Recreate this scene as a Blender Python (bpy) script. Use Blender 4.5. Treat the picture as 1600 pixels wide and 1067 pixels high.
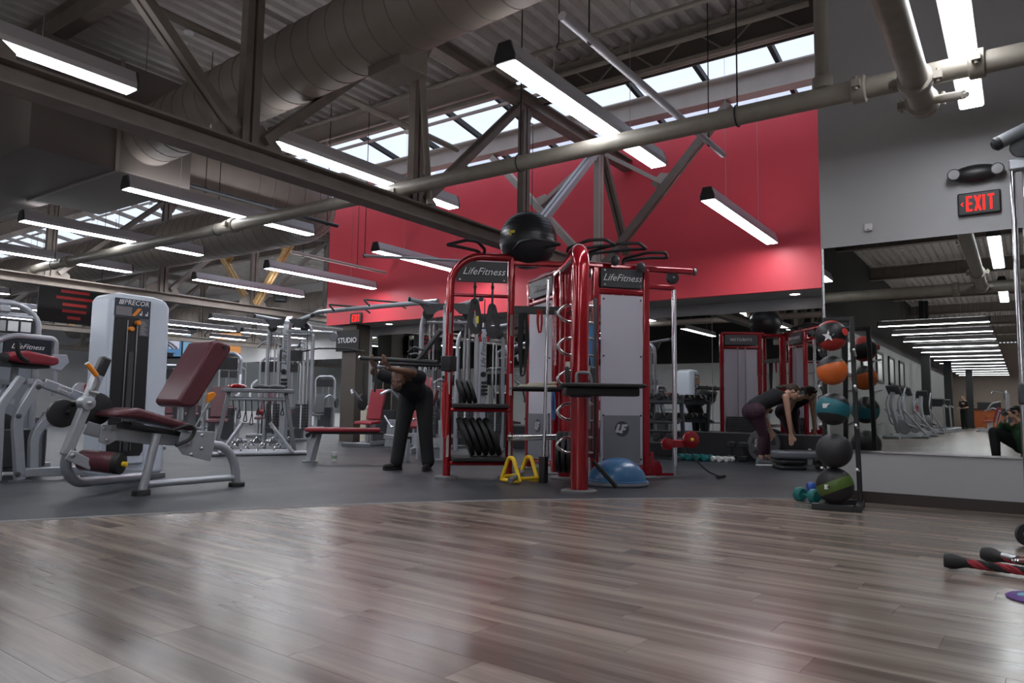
import bpy, bmesh, math, random
from math import sin, cos, pi, radians, sqrt, atan2, hypot
from mathutils import Vector, Matrix
random.seed(7)
for o in list(bpy.data.objects): bpy.data.objects.remove(o)
sc = bpy.context.scene
COL = sc.collection

# ------------------------------------------------------------------ camera, sky, exposure
YAW, PITCH, ROLL = 0.612259, 0.089593, 0.014706
_f0 = Vector((-sin(YAW), cos(YAW), 0)); _r0 = Vector((cos(YAW), sin(YAW), 0)); _up = Vector((0, 0, 1))
_f = _f0*cos(PITCH) + _up*sin(PITCH); _u = -_f0*sin(PITCH) + _up*cos(PITCH)
_r = _r0*cos(ROLL) + _u*sin(ROLL); _u = -_r0*sin(ROLL) + _u*cos(ROLL)
cam_d = bpy.data.cameras.new('camera'); cam = bpy.data.objects.new('camera', cam_d); COL.objects.link(cam)
cam_d.sensor_width = 36; cam_d.lens = 36*1136.4/1600; cam_d.clip_start = .05; cam_d.clip_end = 300
cam.matrix_world = Matrix(((_r.x, _u.x, -_f.x, 0), (_r.y, _u.y, -_f.y, 0), (_r.z, _u.z, -_f.z, .80), (0, 0, 0, 1)))
sc.camera = cam
W = bpy.data.worlds.new('sky'); sc.world = W; W.use_nodes = True
_bg = W.node_tree.nodes['Background']; _bg.inputs[0].default_value = (.80, .86, 1, 1); _bg.inputs[1].default_value = 1.45
sc.view_settings.view_transform = 'Standard'; sc.view_settings.look = 'None'
sc.view_settings.gamma = 1; sc.view_settings.use_curve_mapping = False
sc.view_settings.exposure = 0.0
LAMP = 28.0      # radiance of the tube diffusers
UPLIGHT = 12.0   # narrow slot on top of each lamp

# ------------------------------------------------------------------ materials
MATS = {}
def mat(name, col, rough=.5, metal=0., noise=0., nscale=30., bump=0., bscale=200., spec=.5, coat=0., vary=0., trans=0., emit=0., ecol=None, stretch=None, rvar=0.):
    if name in MATS: return MATS[name]
    m = bpy.data.materials.new(name); m.use_nodes = True; nt = m.node_tree; b = nt.nodes['Principled BSDF']
    b.inputs['Base Color'].default_value = (*col, 1); b.inputs['Roughness'].default_value = rough; b.inputs['Metallic'].default_value = metal
    b.inputs['Specular IOR Level'].default_value = spec
    if coat: b.inputs['Coat Weight'].default_value = coat; b.inputs['Coat Roughness'].default_value = .08
    if trans: b.inputs['Transmission Weight'].default_value = trans
    if emit: b.inputs['Emission Color'].default_value = (*(ecol or col), 1); b.inputs['Emission Strength'].default_value = emit
    if noise or bump or vary or rvar:
        tc = nt.nodes.new('ShaderNodeTexCoord'); src = tc.outputs['Object']
        if stretch:
            mp = nt.nodes.new('ShaderNodeMapping'); mp.inputs['Scale'].default_value = stretch; nt.links.new(src, mp.inputs[0]); src = mp.outputs[0]
        if noise or vary:
            nz = nt.nodes.new('ShaderNodeTexNoise'); nz.inputs['Scale'].default_value = nscale; nz.inputs['Detail'].default_value = 5; nt.links.new(src, nz.inputs['Vector'])
            mr = nt.nodes.new('ShaderNodeMapRange'); mr.inputs['From Min'].default_value = .3; mr.inputs['From Max'].default_value = .7
            mr.inputs['To Min'].default_value = 1-noise; mr.inputs['To Max'].default_value = 1+noise; nt.links.new(nz.outputs['Fac'], mr.inputs['Value']); val = mr.outputs[0]
            if vary:
                oi = nt.nodes.new('ShaderNodeObjectInfo'); mv = nt.nodes.new('ShaderNodeMapRange'); mv.inputs['To Min'].default_value = 1-vary; mv.inputs['To Max'].default_value = 1+vary
                nt.links.new(oi.outputs['Random'], mv.inputs['Value']); mu = nt.nodes.new('ShaderNodeMath'); mu.operation = 'MULTIPLY'
                nt.links.new(val, mu.inputs[0]); nt.links.new(mv.outputs[0], mu.inputs[1]); val = mu.outputs[0]
            mx = nt.nodes.new('ShaderNodeVectorMath'); mx.operation = 'SCALE'; mx.inputs[0].default_value = col; nt.links.new(val, mx.inputs['Scale']); nt.links.new(mx.outputs[0], b.inputs['Base Color'])
            if rvar:
                rr = nt.nodes.new('ShaderNodeMapRange'); rr.inputs['To Min'].default_value = rough-rvar; rr.inputs['To Max'].default_value = rough+rvar
                nt.links.new(nz.outputs['Fac'], rr.inputs['Value']); nt.links.new(rr.outputs[0], b.inputs['Roughness'])
        if bump:
            nb = nt.nodes.new('ShaderNodeTexNoise'); nb.inputs['Scale'].default_value = bscale; nb.inputs['Detail'].default_value = 3; nt.links.new(src, nb.inputs['Vector'])
            bp = nt.nodes.new('ShaderNodeBump'); bp.inputs['Strength'].default_value = bump; bp.inputs['Distance'].default_value = .01
            nt.links.new(nb.outputs['Fac'], bp.inputs['Height']); nt.links.new(bp.outputs[0], b.inputs['Normal'])
    MATS[name] = m; return m
def emat(name, col, s):
    m = bpy.data.materials.new(name); m.use_nodes = True; nt = m.node_tree; nt.nodes.remove(nt.nodes['Principled BSDF'])
    e = nt.nodes.new('ShaderNodeEmission'); e.inputs[0].default_value = (*col, 1); e.inputs[1].default_value = s
    nt.links.new(e.outputs[0], nt.nodes['Material Output'].inputs[0]); MATS[name] = m; return m
def glossy(name, col, rough):
    m = bpy.data.materials.new(name); m.use_nodes = True; nt = m.node_tree; nt.nodes.remove(nt.nodes['Principled BSDF'])
    e = nt.nodes.new('ShaderNodeBsdfGlossy'); e.inputs['Color'].default_value = (*col, 1); e.inputs['Roughness'].default_value = rough
    nt.links.new(e.outputs[0], nt.nodes['Material Output'].inputs[0]); MATS[name] = m; return m

# ------------------------------------------------------------------ mesh builder
def V(*a): return Vector(a)
def frame(d):
    d = Vector(d).normalized(); a = V(0, 0, 1) if abs(d.z) < .95 else V(1, 0, 0)
    x = a.cross(d).normalized(); return x, d.cross(x), d
class MB:
    def __init__(s): s.v = []; s.f = []
    def add(s, vs, fs):
        n = len(s.v); s.v += [tuple(p) for p in vs]; s.f += [tuple(i+n for i in f) for f in fs]; return s
    def box(s, c, d, rot=None):
        x, y, z = d[0]/2, d[1]/2, d[2]/2
        ps = [V(a*x, b*y, e*z) for e in (-1, 1) for b in (-1, 1) for a in (-1, 1)]
        if rot is not None:
            M = Matrix.Rotation(rot[2], 3, 'Z') @ Matrix.Rotation(rot[1], 3, 'Y') @ Matrix.Rotation(rot[0], 3, 'X') if not isinstance(rot, Matrix) else rot
            ps = [M @ p for p in ps]
        c = Vector(c)
        return s.add([p+c for p in ps], [(0, 2, 3, 1), (4, 5, 7, 6), (0, 1, 5, 4), (2, 6, 7, 3), (0, 4, 6, 2), (1, 3, 7, 5)])
    def b2(s, x0, x1, y0, y1, z0, z1): return s.box(((x0+x1)/2, (y0+y1)/2, (z0+z1)/2), (abs(x1-x0), abs(y1-y0), abs(z1-z0)))
    def bar(s, p, q, w, h, side=None):
        "rectangular bar from p to q; w along side vector, h across"
        p, q = Vector(p), Vector(q); d = (q-p)
        if side is None: x, y, z = frame(d)
        else: z = d.normalized(); x = (Vector(side)-Vector(side).dot(z)*z).normalized(); y = z.cross(x)
        M = Matrix((x, y, z)).transposed(); return s.box((p+q)/2, (w, h, d.length), M)
    def cyl(s, p, q, r, n=12, r2=None, cap=True):
        p, q = Vector(p), Vector(q); x, y, z = frame(q-p); r2 = r if r2 is None else r2
        a = [x*cos(2*pi*i/n)+y*sin(2*pi*i/n) for i in range(n)]
        vs = [p+k*r for k in a]+[q+k*r2 for k in a]; fs = [(i, (i+1) % n, n+(i+1) % n, n+i) for i in range(n)]
        if cap: fs += [tuple(range(n))[::-1], tuple(range(n, 2*n))]
        return s.add(vs, fs)
    def tube(s, pts, r, n=10, round_=0., closed=False, seg=5, prof=None):
        "round (or prof) tube swept along pts; corners rounded by radius round_; r number or list"
        P = [Vector(p) for p in pts]; R = list(r) if isinstance(r, (list, tuple)) else None
        if round_ and not R:
            Q = [] ; m = len(P)
            for i, p in enumerate(P):
                if not closed and i in (0, m-1): Q.append(p); continue
                a, b = P[i-1], P[(i+1) % m]; la, lb = (a-p).length, (b-p).length; t = min(round_, la*.48, lb*.48)
                u, w = p+(a-p)*t/la, p+(b-p)*t/lb
                for k in range(seg+1):
                    t2 = k/seg; Q.append(u*(1-t2)**2+p*2*t2*(1-t2)+w*t2*t2)
            P = Q
        m = len(P); vs = []; x = None
        for i in range(m):
            a = P[i-1] if (i or closed) else P[0]; b = P[(i+1) % m] if (i < m-1 or closed) else P[-1]
            d = (b-a)
            if d.length < 1e-9: d = V(0, 0, 1)
            d.normalize()
            if x is None: x, y, _ = frame(d)
            x = (x-d*x.dot(d)).normalized(); y = d.cross(x); rr = R[i] if R else r
            if prof: vs += [P[i]+x*a_*rr+y*b_*rr for a_, b_ in prof]
            else: vs += [P[i]+(x*cos(2*pi*k/n)+y*sin(2*pi*k/n))*rr for k in range(n)]
        if prof: n = len(prof)
        fs = []
        for i in range(m if closed else m-1):
            j = (i+1) % m; fs += [(i*n+k, i*n+(k+1) % n, j*n+(k+1) % n, j*n+k) for k in range(n)]
        if not closed: fs += [tuple(range(n))[::-1], tuple(range((m-1)*n, m*n))]
        return s.add(vs, fs)
    def lathe(s, prof, c=(0, 0, 0), ax=(0, 0, 1), n=24, arc=2*pi):
        "prof list of (radius, height) about axis ax through c"
        x, y, z = frame(ax); c = Vector(c); vs = []; full = abs(arc-2*pi) < 1e-6
        k = n if full else n+1
        for r, h in prof: vs += [c+z*h+(x*cos(arc*i/n)+y*sin(arc*i/n))*r for i in range(k)]
        fs = []
        for j in range(len(prof)-1): fs += [(j*k+i, j*k+(i+1) % k, (j+1)*k+(i+1) % k, (j+1)*k+i) for i in range(n)]
        if prof[0][0] > 1e-6 and full: fs.append(tuple(range(k))[::-1])
        if prof[-1][0] > 1e-6 and full: fs.append(tuple(range((len(prof)-1)*k, len(prof)*k)))
        return s.add(vs, fs)
    def prism(s, poly, o=(0, 0, 0), ux=(1, 0, 0), uy=(0, 1, 0), t=.01):
        "polygon poly in plane (ux,uy) at o, extruded by t along the normal"
        o, ux, uy = Vector(o), Vector(ux), Vector(uy); nn = ux.cross(uy).normalized(); n = len(poly)
        a = [o+ux*p[0]+uy*p[1] for p in poly]
        return s.add(a+[p+nn*t for p in a], [tuple(range(n))[::-1], tuple(range(n, 2*n))]+[(i, (i+1) % n, n+(i+1) % n, n+i) for i in range(n)])
    def ball(s, c, r, n=16, m=10, rot=None):
        c = Vector(c); r = (r, r, r) if not isinstance(r, (tuple, list)) else r
        vs = [V(0, 0, -r[2])]
        for j in range(1, m):
            t = -pi/2+pi*j/m; vs += [V(r[0]*cos(t)*cos(2*pi*i/n), r[1]*cos(t)*sin(2*pi*i/n), r[2]*sin(t)) for i in range(n)]
        vs.append(V(0, 0, r[2]))
        if rot is not None:
            M = rot if isinstance(rot, Matrix) else Matrix.Rotation(rot[2], 3, 'Z') @ Matrix.Rotation(rot[1], 3, 'Y') @ Matrix.Rotation(rot[0], 3, 'X')
            vs = [M @ p for p in vs]
        fs = [(0, 1+(i+1) % n, 1+i) for i in range(n)]
        for j in range(m-2): fs += [(1+j*n+i, 1+j*n+(i+1) % n, 1+(j+1)*n+(i+1) % n, 1+(j+1)*n+i) for i in range(n)]
        L = len(vs)-1; fs += [(L, 1+(m-2)*n+i, 1+(m-2)*n+(i+1) % n) for i in range(n)]
        return s.add([p+c for p in vs], fs)
    def mesh(s, name, smooth=True, ang=38):
        me = bpy.data.meshes.new(name); me.from_pydata([tuple(p) for p in s.v], [], s.f); me.update()
        bm = bmesh.new(); bm.from_mesh(me); bmesh.ops.recalc_face_normals(bm, faces=bm.faces); bm.to_mesh(me); bm.free()
        if smooth:
            me.polygons.foreach_set('use_smooth', [True]*len(me.polygons)); me.set_sharp_from_angle(angle=radians(ang))
        return me
    def build(s, name, m=None, parent=None, bev=0., seg=2, smooth=True, ang=38, loc=None, sub=0):
        me = s.mesh(name, smooth, ang); return link(name, me, m, parent, bev, seg, loc, sub)
def link(name, me, m=None, parent=None, bev=0., seg=2, loc=None, sub=0):
    o = bpy.data.objects.new(name, me); COL.objects.link(o)
    if m is not None:
        for k in (m if isinstance(m, (list, tuple)) else [m]): me.materials.append(MATS[k] if isinstance(k, str) else k)
    if parent is not None: o.parent = parent
    if loc is not None: o.location = loc
    if bev:
        b = o.modifiers.new('bevel', 'BEVEL'); b.width = bev; b.segments = seg; b.limit_method = 'ANGLE'; b.angle_limit = radians(40); b.harden_normals = False
    if sub:
        d = o.modifiers.new('subsurf', 'SUBSURF'); d.levels = sub; d.render_levels = sub
    return o
def tag(o, label, cat=None, group=None, kind=None):
    o['label'] = label
    if cat: o['category'] = cat
    if group: o['group'] = group
    if kind: o['kind'] = kind
    return o
def thing(name, label, cat, loc=(0, 0, 0), rz=0., group=None, kind=None):
    o = bpy.data.objects.new(name, None); COL.objects.link(o); o.location = loc; o.rotation_euler = (0, 0, rz); o.empty_display_size = .1
    return tag(o, label, cat, group, kind)
def struct(name, mb, m, label, cat, bev=0.): return tag(mb.build(name, m, None, bev), label, cat, None, 'structure')
def kids(o): return [c for c in bpy.data.objects if c.parent == o]
def dup(root, loc, rz=None, label=None, group=None):
    r = root.copy(); COL.objects.link(r); r.location = loc
    if rz is not None: r.rotation_euler = (0, 0, rz)
    if label: r['label'] = label
    if group: r['group'] = group
    for c in TREE.get(root.name) or kids(root):
        cc = c.copy(); COL.objects.link(cc); cc.parent = r
        for g in kids(c):
            gg = g.copy(); COL.objects.link(gg); gg.parent = cc
    return r
TREE = {}
def text(name, body, size, m, parent, loc, ux, uy, shear=0., depth=.003, align='CENTER', sx=1., spacing=1.):
    cu = bpy.data.curves.new(name, 'FONT'); cu.body = body; cu.size = size; cu.shear = shear; cu.extrude = depth; cu.align_x = align; cu.align_y = 'CENTER'; cu.resolution_u = 2; cu.space_character = spacing
    t = bpy.data.objects.new(name, cu); COL.objects.link(t); bpy.context.view_layer.update()
    me = bpy.data.meshes.new_from_object(t.evaluated_get(bpy.context.evaluated_depsgraph_get())); bpy.data.objects.remove(t)
    o = bpy.data.objects.new(name, me); COL.objects.link(o); me.materials.clear(); me.materials.append(MATS[m])
    ux, uy = Vector(ux).normalized(), Vector(uy).normalized(); n = ux.cross(uy)
    M = Matrix((ux*sx, uy, n)).transposed().to_4x4(); M.translation = Vector(loc)
    me.transform(M); o.parent = parent; return o

# palette
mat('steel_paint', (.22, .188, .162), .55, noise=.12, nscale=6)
mat('deck_paint', (.50, .47, .44), .6, noise=.10, nscale=5)
mat('duct_paint', (.29, .25, .215), .5, noise=.08, nscale=3)
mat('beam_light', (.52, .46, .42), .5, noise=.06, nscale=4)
mat('pipe_paint', (.27, .245, .205), .45, noise=.1, nscale=8)
mat('timber', (.62, .40, .17), .6, noise=.2, nscale=14)
mat('red_wall', (.80, .075, .10), .45, noise=.03, nscale=2, bump=.03)
mat('grey_wall', (.42, .42, .43), .55, noise=.02, nscale=2, bump=.03)
mat('white_wall', (.72, .72, .72), .6, noise=.03, nscale=2)
mat('soffit_paint', (.34, .33, .32), .6)
mat('black_paint', (.012, .012, .013), .6)
mat('dark_wall', (.03, .028, .028), .7)
mat('rubber_wall', (.022, .022, .024), .75, noise=.9, nscale=160, bump=.2)
mat('rubber_floor', (.034, .037, .044), .46, noise=.28, nscale=2.2, bump=.25, bscale=160, rvar=.10)
mat('baseboard_dark', (.035, .026, .022), .45, noise=.2, nscale=20, stretch=(3, 3, 30))
mat('trim_metal', (.20, .20, .21), .5, .4)
mat('lamp_metal', (.52, .51, .54), .42, .25)
mat('black_plastic', (.016, .016, .018), .42)
mat('black_rubber', (.014, .014, .015), .6, bump=.1)
mat('grey_plastic', (.16, .16, .17), .5)
mat('white_plastic', (.72, .72, .72), .4)
mat('silver_paint', (.44, .46, .50), .32, .45, noise=.04, nscale=20)
mat('silver_dark', (.23, .24, .26), .35, .5)
mat('charcoal', (.055, .058, .064), .4)
mat('chrome', (.82, .82, .84), .10, 1.)
mat('chrome_dull', (.55, .55, .57), .28, 1.)
mat('shroud_white', (.60, .66, .75), .30)
mat('shroud_grey', (.30, .32, .36), .45)
mat('vinyl_wine', (.10, .026, .036), .34, noise=.15, nscale=60, bump=.08)
mat('vinyl_red', (.28, .020, .034), .36, noise=.1, nscale=60, bump=.08)
mat('rig_red', (.32, .004, .012), .16, .35, coat=.8)
mat('orange', (.85, .27, .02), .4)
mat('yellow', (.86, .56, .02), .4)
mat('yellow_bright', (.80, .66, .03), .5)
mat('white_print', (.82, .82, .84), .5)
mat('grey_print', (.40, .40, .42), .5)
mat('iron', (.035, .035, .038), .45, .3, noise=.2, nscale=40)
mat('panel_frost', (.52, .50, .57), .42)
mat('panel_smoke', (.20, .20, .23), .42)
glossy('mirror', (.62, .64, .62), .0)
# ------------------------------------------------------------------ floors
def wood_mat(name, bricks):
    m = bpy.data.materials.new(name); m.use_nodes = True; nt = m.node_tree; b = nt.nodes['Principled BSDF']; N = nt.nodes.new; L = nt.links.new
    tc = N('ShaderNodeTexCoord'); geo = N('ShaderNodeNewGeometry')
    mp = N('ShaderNodeMapping'); mp.inputs['Rotation'].default_value = (0, 0, radians(2)); L(geo.outputs['Position'], mp.inputs[0])
    oi = N('ShaderNodeObjectInfo')
    off = N('ShaderNodeVectorMath'); off.operation = 'MULTIPLY_ADD'; cmb = N('ShaderNodeCombineXYZ'); L(oi.outputs['Random'], cmb.inputs[0]); L(oi.outputs['Random'], cmb.inputs[2])
    L(cmb.outputs[0], off.inputs[0]); off.inputs[1].default_value = (37, 0, 19); L(mp.outputs[0], off.inputs[2])
    st = N('ShaderNodeMapping'); st.inputs['Scale'].default_value = (.34, 5.5, 1); L(off.outputs[0], st.inputs[0])
    n1 = N('ShaderNodeTexNoise'); n1.inputs['Scale'].default_value = 1.6; n1.inputs['Detail'].default_value = 4; n1.inputs['Roughness'].default_value = .5; n1.inputs['Distortion'].default_value = 0; L(st.outputs[0], n1.inputs['Vector'])
    s2 = N('ShaderNodeMapping'); s2.inputs['Scale'].default_value = (2.5, 60, 1); L(off.outputs[0], s2.inputs[0])
    n2 = N('ShaderNodeTexNoise'); n2.inputs['Scale'].default_value = 2; n2.inputs['Detail'].default_value = 4; L(s2.outputs[0], n2.inputs['Vector'])
    cr = N('ShaderNodeValToRGB'); e = cr.color_ramp.elements
    e[0].position = .35; e[0].color = (.138, .108, .092, 1); e[1].position = .64; e[1].color = (.305, .248, .212, 1)
    k = cr.color_ramp.elements.new(.5); k.color = (.215, .170, .142, 1); L(n1.outputs['Fac'], cr.inputs[0])
    mr = N('ShaderNodeMapRange'); mr.inputs['From Min'].default_value = .3; mr.inputs['From Max'].default_value = .7; mr.inputs['To Min'].default_value = .90; mr.inputs['To Max'].default_value = 1.08; L(n2.outputs['Fac'], mr.inputs['Value'])
    ov = N('ShaderNodeMapRange'); ov.inputs['To Min'].default_value = .90; ov.inputs['To Max'].default_value = 1.10; L(oi.outputs['Random'], ov.inputs['Value'])
    mu = N('ShaderNodeMath'); mu.operation = 'MULTIPLY'; L(mr.outputs[0], mu.inputs[0]); L(ov.outputs[0], mu.inputs[1]); fac = mu.outputs[0]
    if bricks:
        bt = N('ShaderNodeTexBrick'); bt.offset = .37; bt.inputs['Scale'].default_value = 1; bt.inputs['Brick Width'].default_value = 1.22; bt.inputs['Row Height'].default_value = .18; bt.inputs['Mortar Size'].default_value = .0012
        bt.inputs['Color1'].default_value = (.84, .84, .84, 1); bt.inputs['Color2'].default_value = (1.14, 1.14, 1.14, 1); bt.inputs['Mortar'].default_value = (.5, .5, .5, 1); L(mp.outputs[0], bt.inputs['Vector'])
        m2 = N('ShaderNodeMath'); m2.operation = 'MULTIPLY'; L(fac, m2.inputs[0]); L(bt.outputs['Color'], m2.inputs[1]); fac = m2.outputs[0]
    sc_ = N('ShaderNodeVectorMath'); sc_.operation = 'SCALE'; L(cr.outputs[0], sc_.inputs[0]); L(fac, sc_.inputs['Scale']); L(sc_.outputs[0], b.inputs['Base Color'])
    rr = N('ShaderNodeMapRange'); rr.inputs['To Min'].default_value = .16; rr.inputs['To Max'].default_value = .32; L(n1.outputs['Fac'], rr.inputs['Value']); L(rr.outputs[0], b.inputs['Roughness'])
    bp = N('ShaderNodeBump'); bp.inputs['Strength'].default_value = .05; bp.inputs['Distance'].default_value = .002; L(n2.outputs['Fac'], bp.inputs['Height']); L(bp.outputs[0], b.inputs['Normal'])
    MATS[name] = m; return m
wood_mat('wood_plank', False); wood_mat('wood_far', True)
mat('subfloor', (.07, .055, .047), .8)
floor = thing('floor', 'grey brown wood plank floor', 'floor', kind='structure')
# wood / rubber border (a gentle arc), from beside the camera to the mirror wall
ARC = [(-6.6, -4.0), (-6.35, -2.0), (-6.05, 0.2), (-5.56, 2.0), (-5.2, 2.74), (-4.8, 3.49), (-4.32, 4.33), (-3.65, 5.23), (-2.84, 6.07), (-2.19, 6.68), (-1.515, 7.23)]
def arc_x(y):
    for (a, b), (c, d) in zip(ARC, ARC[1:]):
        if b <= y <= d: return a+(c-a)*(y-b)/(d-b)
    return ARC[0][0] if y < ARC[0][1] else ARC[-1][0]
PW, PL, GAP = .18, 1.22, .0012
TH = radians(-2.0); pd = V(-cos(TH), -sin(TH), 0); pn = V(sin(TH)*1, -cos(TH), 0)
# pd runs along -X (turned a little), pn across towards the camera
org = V(0.6, 7.23, 0)
plank_meshes = {}
far = MB().b2(-8, 6, -42, -.9, -.03, 0)
cand = []
for row in range(-1, 44):
    off = ((row*0.417) % 1.0)*PL
    for k in range(-2, 8):
        c = org+pn*(row*PW+PW/2)+pd*(k*PL+off+PL/2)
        if c.y > 7.22+PW*.4 or c.y < -.8 or c.x > 1.2: continue
        if c.x < arc_x(c.y)-.75: continue
        # in view of the camera or close to it
        d = c-V(0, 0, .8); z = d.dot(_f); x = d.dot(_r)
        vis = z > .3 and abs(x)/z < .86 and (d.dot(_u)/z) > -.62
        cand.append((0 if vis else 1, d.length, c))
cand.sort(key=lambda t: (t[0], t[1]))
pm = MB().box((0, 0, -.006), (PL-GAP, PW-GAP, .012)).mesh('plank', False); pm.materials.append(MATS['wood_plank'])
rest = MB()
for i, (a, b, c) in enumerate(cand):
    if i < 300:
        o = bpy.data.objects.new('plank', pm); COL.objects.link(o); o.location = c; o.rotation_euler = (0, 0, TH); o.parent = floor
    else: rest.box((c.x, c.y, -.006), (PL-GAP, PW-GAP, .012), (0, 0, TH))
if rest.v: tag(rest.build('plank_field', 'wood_plank', floor, smooth=False), 'the remaining planks', kind='stuff')
tag(far.build('plank_field', 'wood_far', floor, smooth=False), 'far planks behind the camera', kind='stuff')
MB().b2(-8, 6, -.9, 7.40, -.05, -.011).build('subfloor', 'subfloor', floor, smooth=False)
# rubber
rp = [(x, y) for x, y in ARC]+[(-1.515, 11.8), (-12.7, 11.8), (-12.7, 18.2), (-36, 18.2), (-36, -4)]
struct('floor', MB().prism(rp, (0, 0, -.02), t=.024), 'rubber_floor', 'dark grey rubber gym flooring under the machines', 'floor')
struct('trim_1', MB().tube([(x, y, .003) for x, y in ARC[1:]], .011, 6, prof=[(-1.3, -.3), (1.3, -.3), (.8, .35), (-.8, .35)]), 'trim_metal', 'thin curved metal strip between wood and rubber floors', 'trim')

# ------------------------------------------------------------------ walls
CZ = 5.36
struct('wall_right', MB().b2(-1.515, 5.2, 7.23, 7.43, 0, CZ), 'grey_wall', 'light grey wall carrying the large mirror and exit sign', 'wall')
struct('wall_return', MB().b2(-1.515, -1.335, 7.43, 11.9, 0, CZ+.4), 'grey_wall', 'grey return wall beside the alcove', 'wall')
struct('baseboard_right', MB().b2(-1.515, 5.0, 7.215, 7.23, 0, .095), 'baseboard_dark', 'dark wood baseboard under the mirror wall', 'baseboard', .003)
struct('wall_back', MB().b2(-12.72, -1.515, 10.87, 10.97, 2.55, 5.30), 'red_wall', 'tall red wall above the alcove', 'wall')
struct('ceiling_alcove', MB().b2(-12.72, -1.515, 10.872, 11.9, 2.552, 2.7), 'soffit_paint', 'grey soffit under the red wall', 'ceiling')
struct('wall_alcove', MB().b2(-12.72, -1.515, 11.70, 11.9, 0, 2.55), 'grey_wall', 'grey wall at the back of the alcove', 'wall')
struct('baseboard_alcove', MB().b2(-12.72, -1.515, 11.62, 11.70, 0, .43), 'rubber_wall', 'speckled black rubber kickboard below the alcove mirrors', 'baseboard', .006)
struct('wall_studio', MB().b2(-12.72, -12.55, 11.9, 18.2, 0, 5.30).b2(-12.72, -12.55, 10.97, 11.9, 2.7, 5.30), 'white_wall', 'white side wall of the studio block', 'wall')
struct('wall_far', MB().b2(-36, -12.7, 18.0, 18.2, 0, CZ), 'white_wall', 'white far wall behind the televisions', 'wall')
struct('wall_left', MB().b2(-36.2, -36, -4, 18.2, 0, CZ), 'white_wall', 'white wall at the far left end', 'wall')
struct('wall_front', MB().b2(-36, -3.8, -4.2, -4.0, 0, 2.6), 'white_wall', 'white wall with doors behind the machines', 'wall')
struct('wall_front_upper', MB().b2(-36, -3.8, -4.2, -4.0, 2.6, CZ), 'dark_wall', 'dark upper wall above the white wall', 'wall')
struct('wall_corridor', MB().b2(-4.0, -3.8, -42, -4.2, 0, 3.0), mat('corridor_grey', (.27, .27, .27), .6), 'pale wall along the cardio area', 'wall')
struct('wall_corridor_upper', MB().b2(-4.0, -3.8, -42, -4.2, 3.0, CZ), 'dark_wall', 'dark upper wall along the cardio area', 'wall')
struct('wall_end', MB().b2(-4.0, 5.2, -42.2, -42, 0, CZ), mat('tan_wall', (.30, .24, .20), .6), 'brown wall behind the reception desk', 'wall')
struct('wall_side', MB().b2(5.0, 5.2, -42, 7.23, 0, CZ), 'white_wall', 'plain white wall on the side of the studio floor', 'wall')

# mirrors: real glass panels on the walls
mat('mirror_edge', (.5, .5, .52), .25, .9)
def mirror(x0, x1, y, z0, z1, label, group=None):
    t = thing('wall_mirror', label, 'mirror', ((x0+x1)/2, y, z0), group=group)
    w = x1-x0; h = z1-z0
    MB().b2(-w/2+.003, w/2-.003, -.008, 0, .003, h-.003).build('mirror_glass', 'mirror', t, smooth=False)
    MB().b2(-w/2, w/2, -.012, 0, -.014, .003).build('bottom_rail', 'mirror_edge', t, smooth=False)
    return t
t = mirror(-1.50, 3.5, 7.228, .455, 2.335, 'large wall mirror beside the medicine ball rack under the exit sign')
MB().b2(-2.503, -2.488, -.014, 0, 0, 1.88).build('side_rail', 'mirror_edge', t, smooth=False)
xs = [-1.53, -4.17, -4.87, -6.9, -8.9, -10.9, -12.1]
for i in range(len(xs)-1):
    mirror(xs[i+1]+.002, xs[i]-.002, 11.698, .445, 2.37, ['alcove mirror panel behind the bending woman', 'narrow alcove mirror panel reflecting the white doors', 'alcove mirror panel behind the dumbbell rack and red rig', 'alcove mirror panel behind the rig strap frame', 'alcove mirror panel behind the cable tower', 'alcove mirror panel next to the studio post'][i])
# far mirrors on the far wall below the televisions
for i in range(4): mirror(-33+i*3.6, -29.45+i*3.6, 17.99, .5, 2.45, ['tall far wall mirror panel nearest the left corner', 'tall far wall mirror panel second from the left corner', 'tall far wall mirror panel third from the left corner', 'tall far wall mirror panel nearest the studio block'][i], 'far wall mirror panels')

# ------------------------------------------------------------------ roof deck (corrugated), one sheet per bay
def deck(x0, x1, y0, y1, z, label):
    p = .20; prof = []; x = x0
    while x < x1-1e-6:
        prof += [(x, 0), (x+.085, 0), (x+.115, .075), (x+.17, .075)]; x += p
    prof.append((x1, 0)); n = len(prof)
    vs = [(a, y0, z+b) for a, b in prof]+[(a, y1, z+b) for a, b in prof]
    m = MB().add(vs, [(i, i+1, n+i+1, n+i) for i in range(n-1)])
    return tag(m.build('ceiling', 'deck_paint', None, smooth=False), label, 'ceiling', None, 'structure')
deck(-36, -14, -4, 7.95, CZ, 'corrugated metal roof deck over the far machines')
deck(-14, -5.3, -4, 7.95, CZ, 'corrugated metal roof deck over the cable towers')
deck(-5.3, 5.2, -4.2, 8.1, CZ, 'corrugated metal roof deck over the wood floor')
deck(-36, -12.8, 11.2, 18.2, CZ, 'corrugated metal roof deck beyond the skylight')
deck(-4, 5.2, -42, -4.2, CZ, 'corrugated metal roof deck over the cardio area')
MB_ = MB().b2(-36, 5.2, -42.2, 8.1, CZ+.09, CZ+.15).b2(-36, -12.8, 11.2, 18.2, CZ+.09, CZ+.15)
struct('ceiling_top', MB_, 'deck_paint', 'solid roof above the corrugated deck', 'ceiling')

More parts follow.
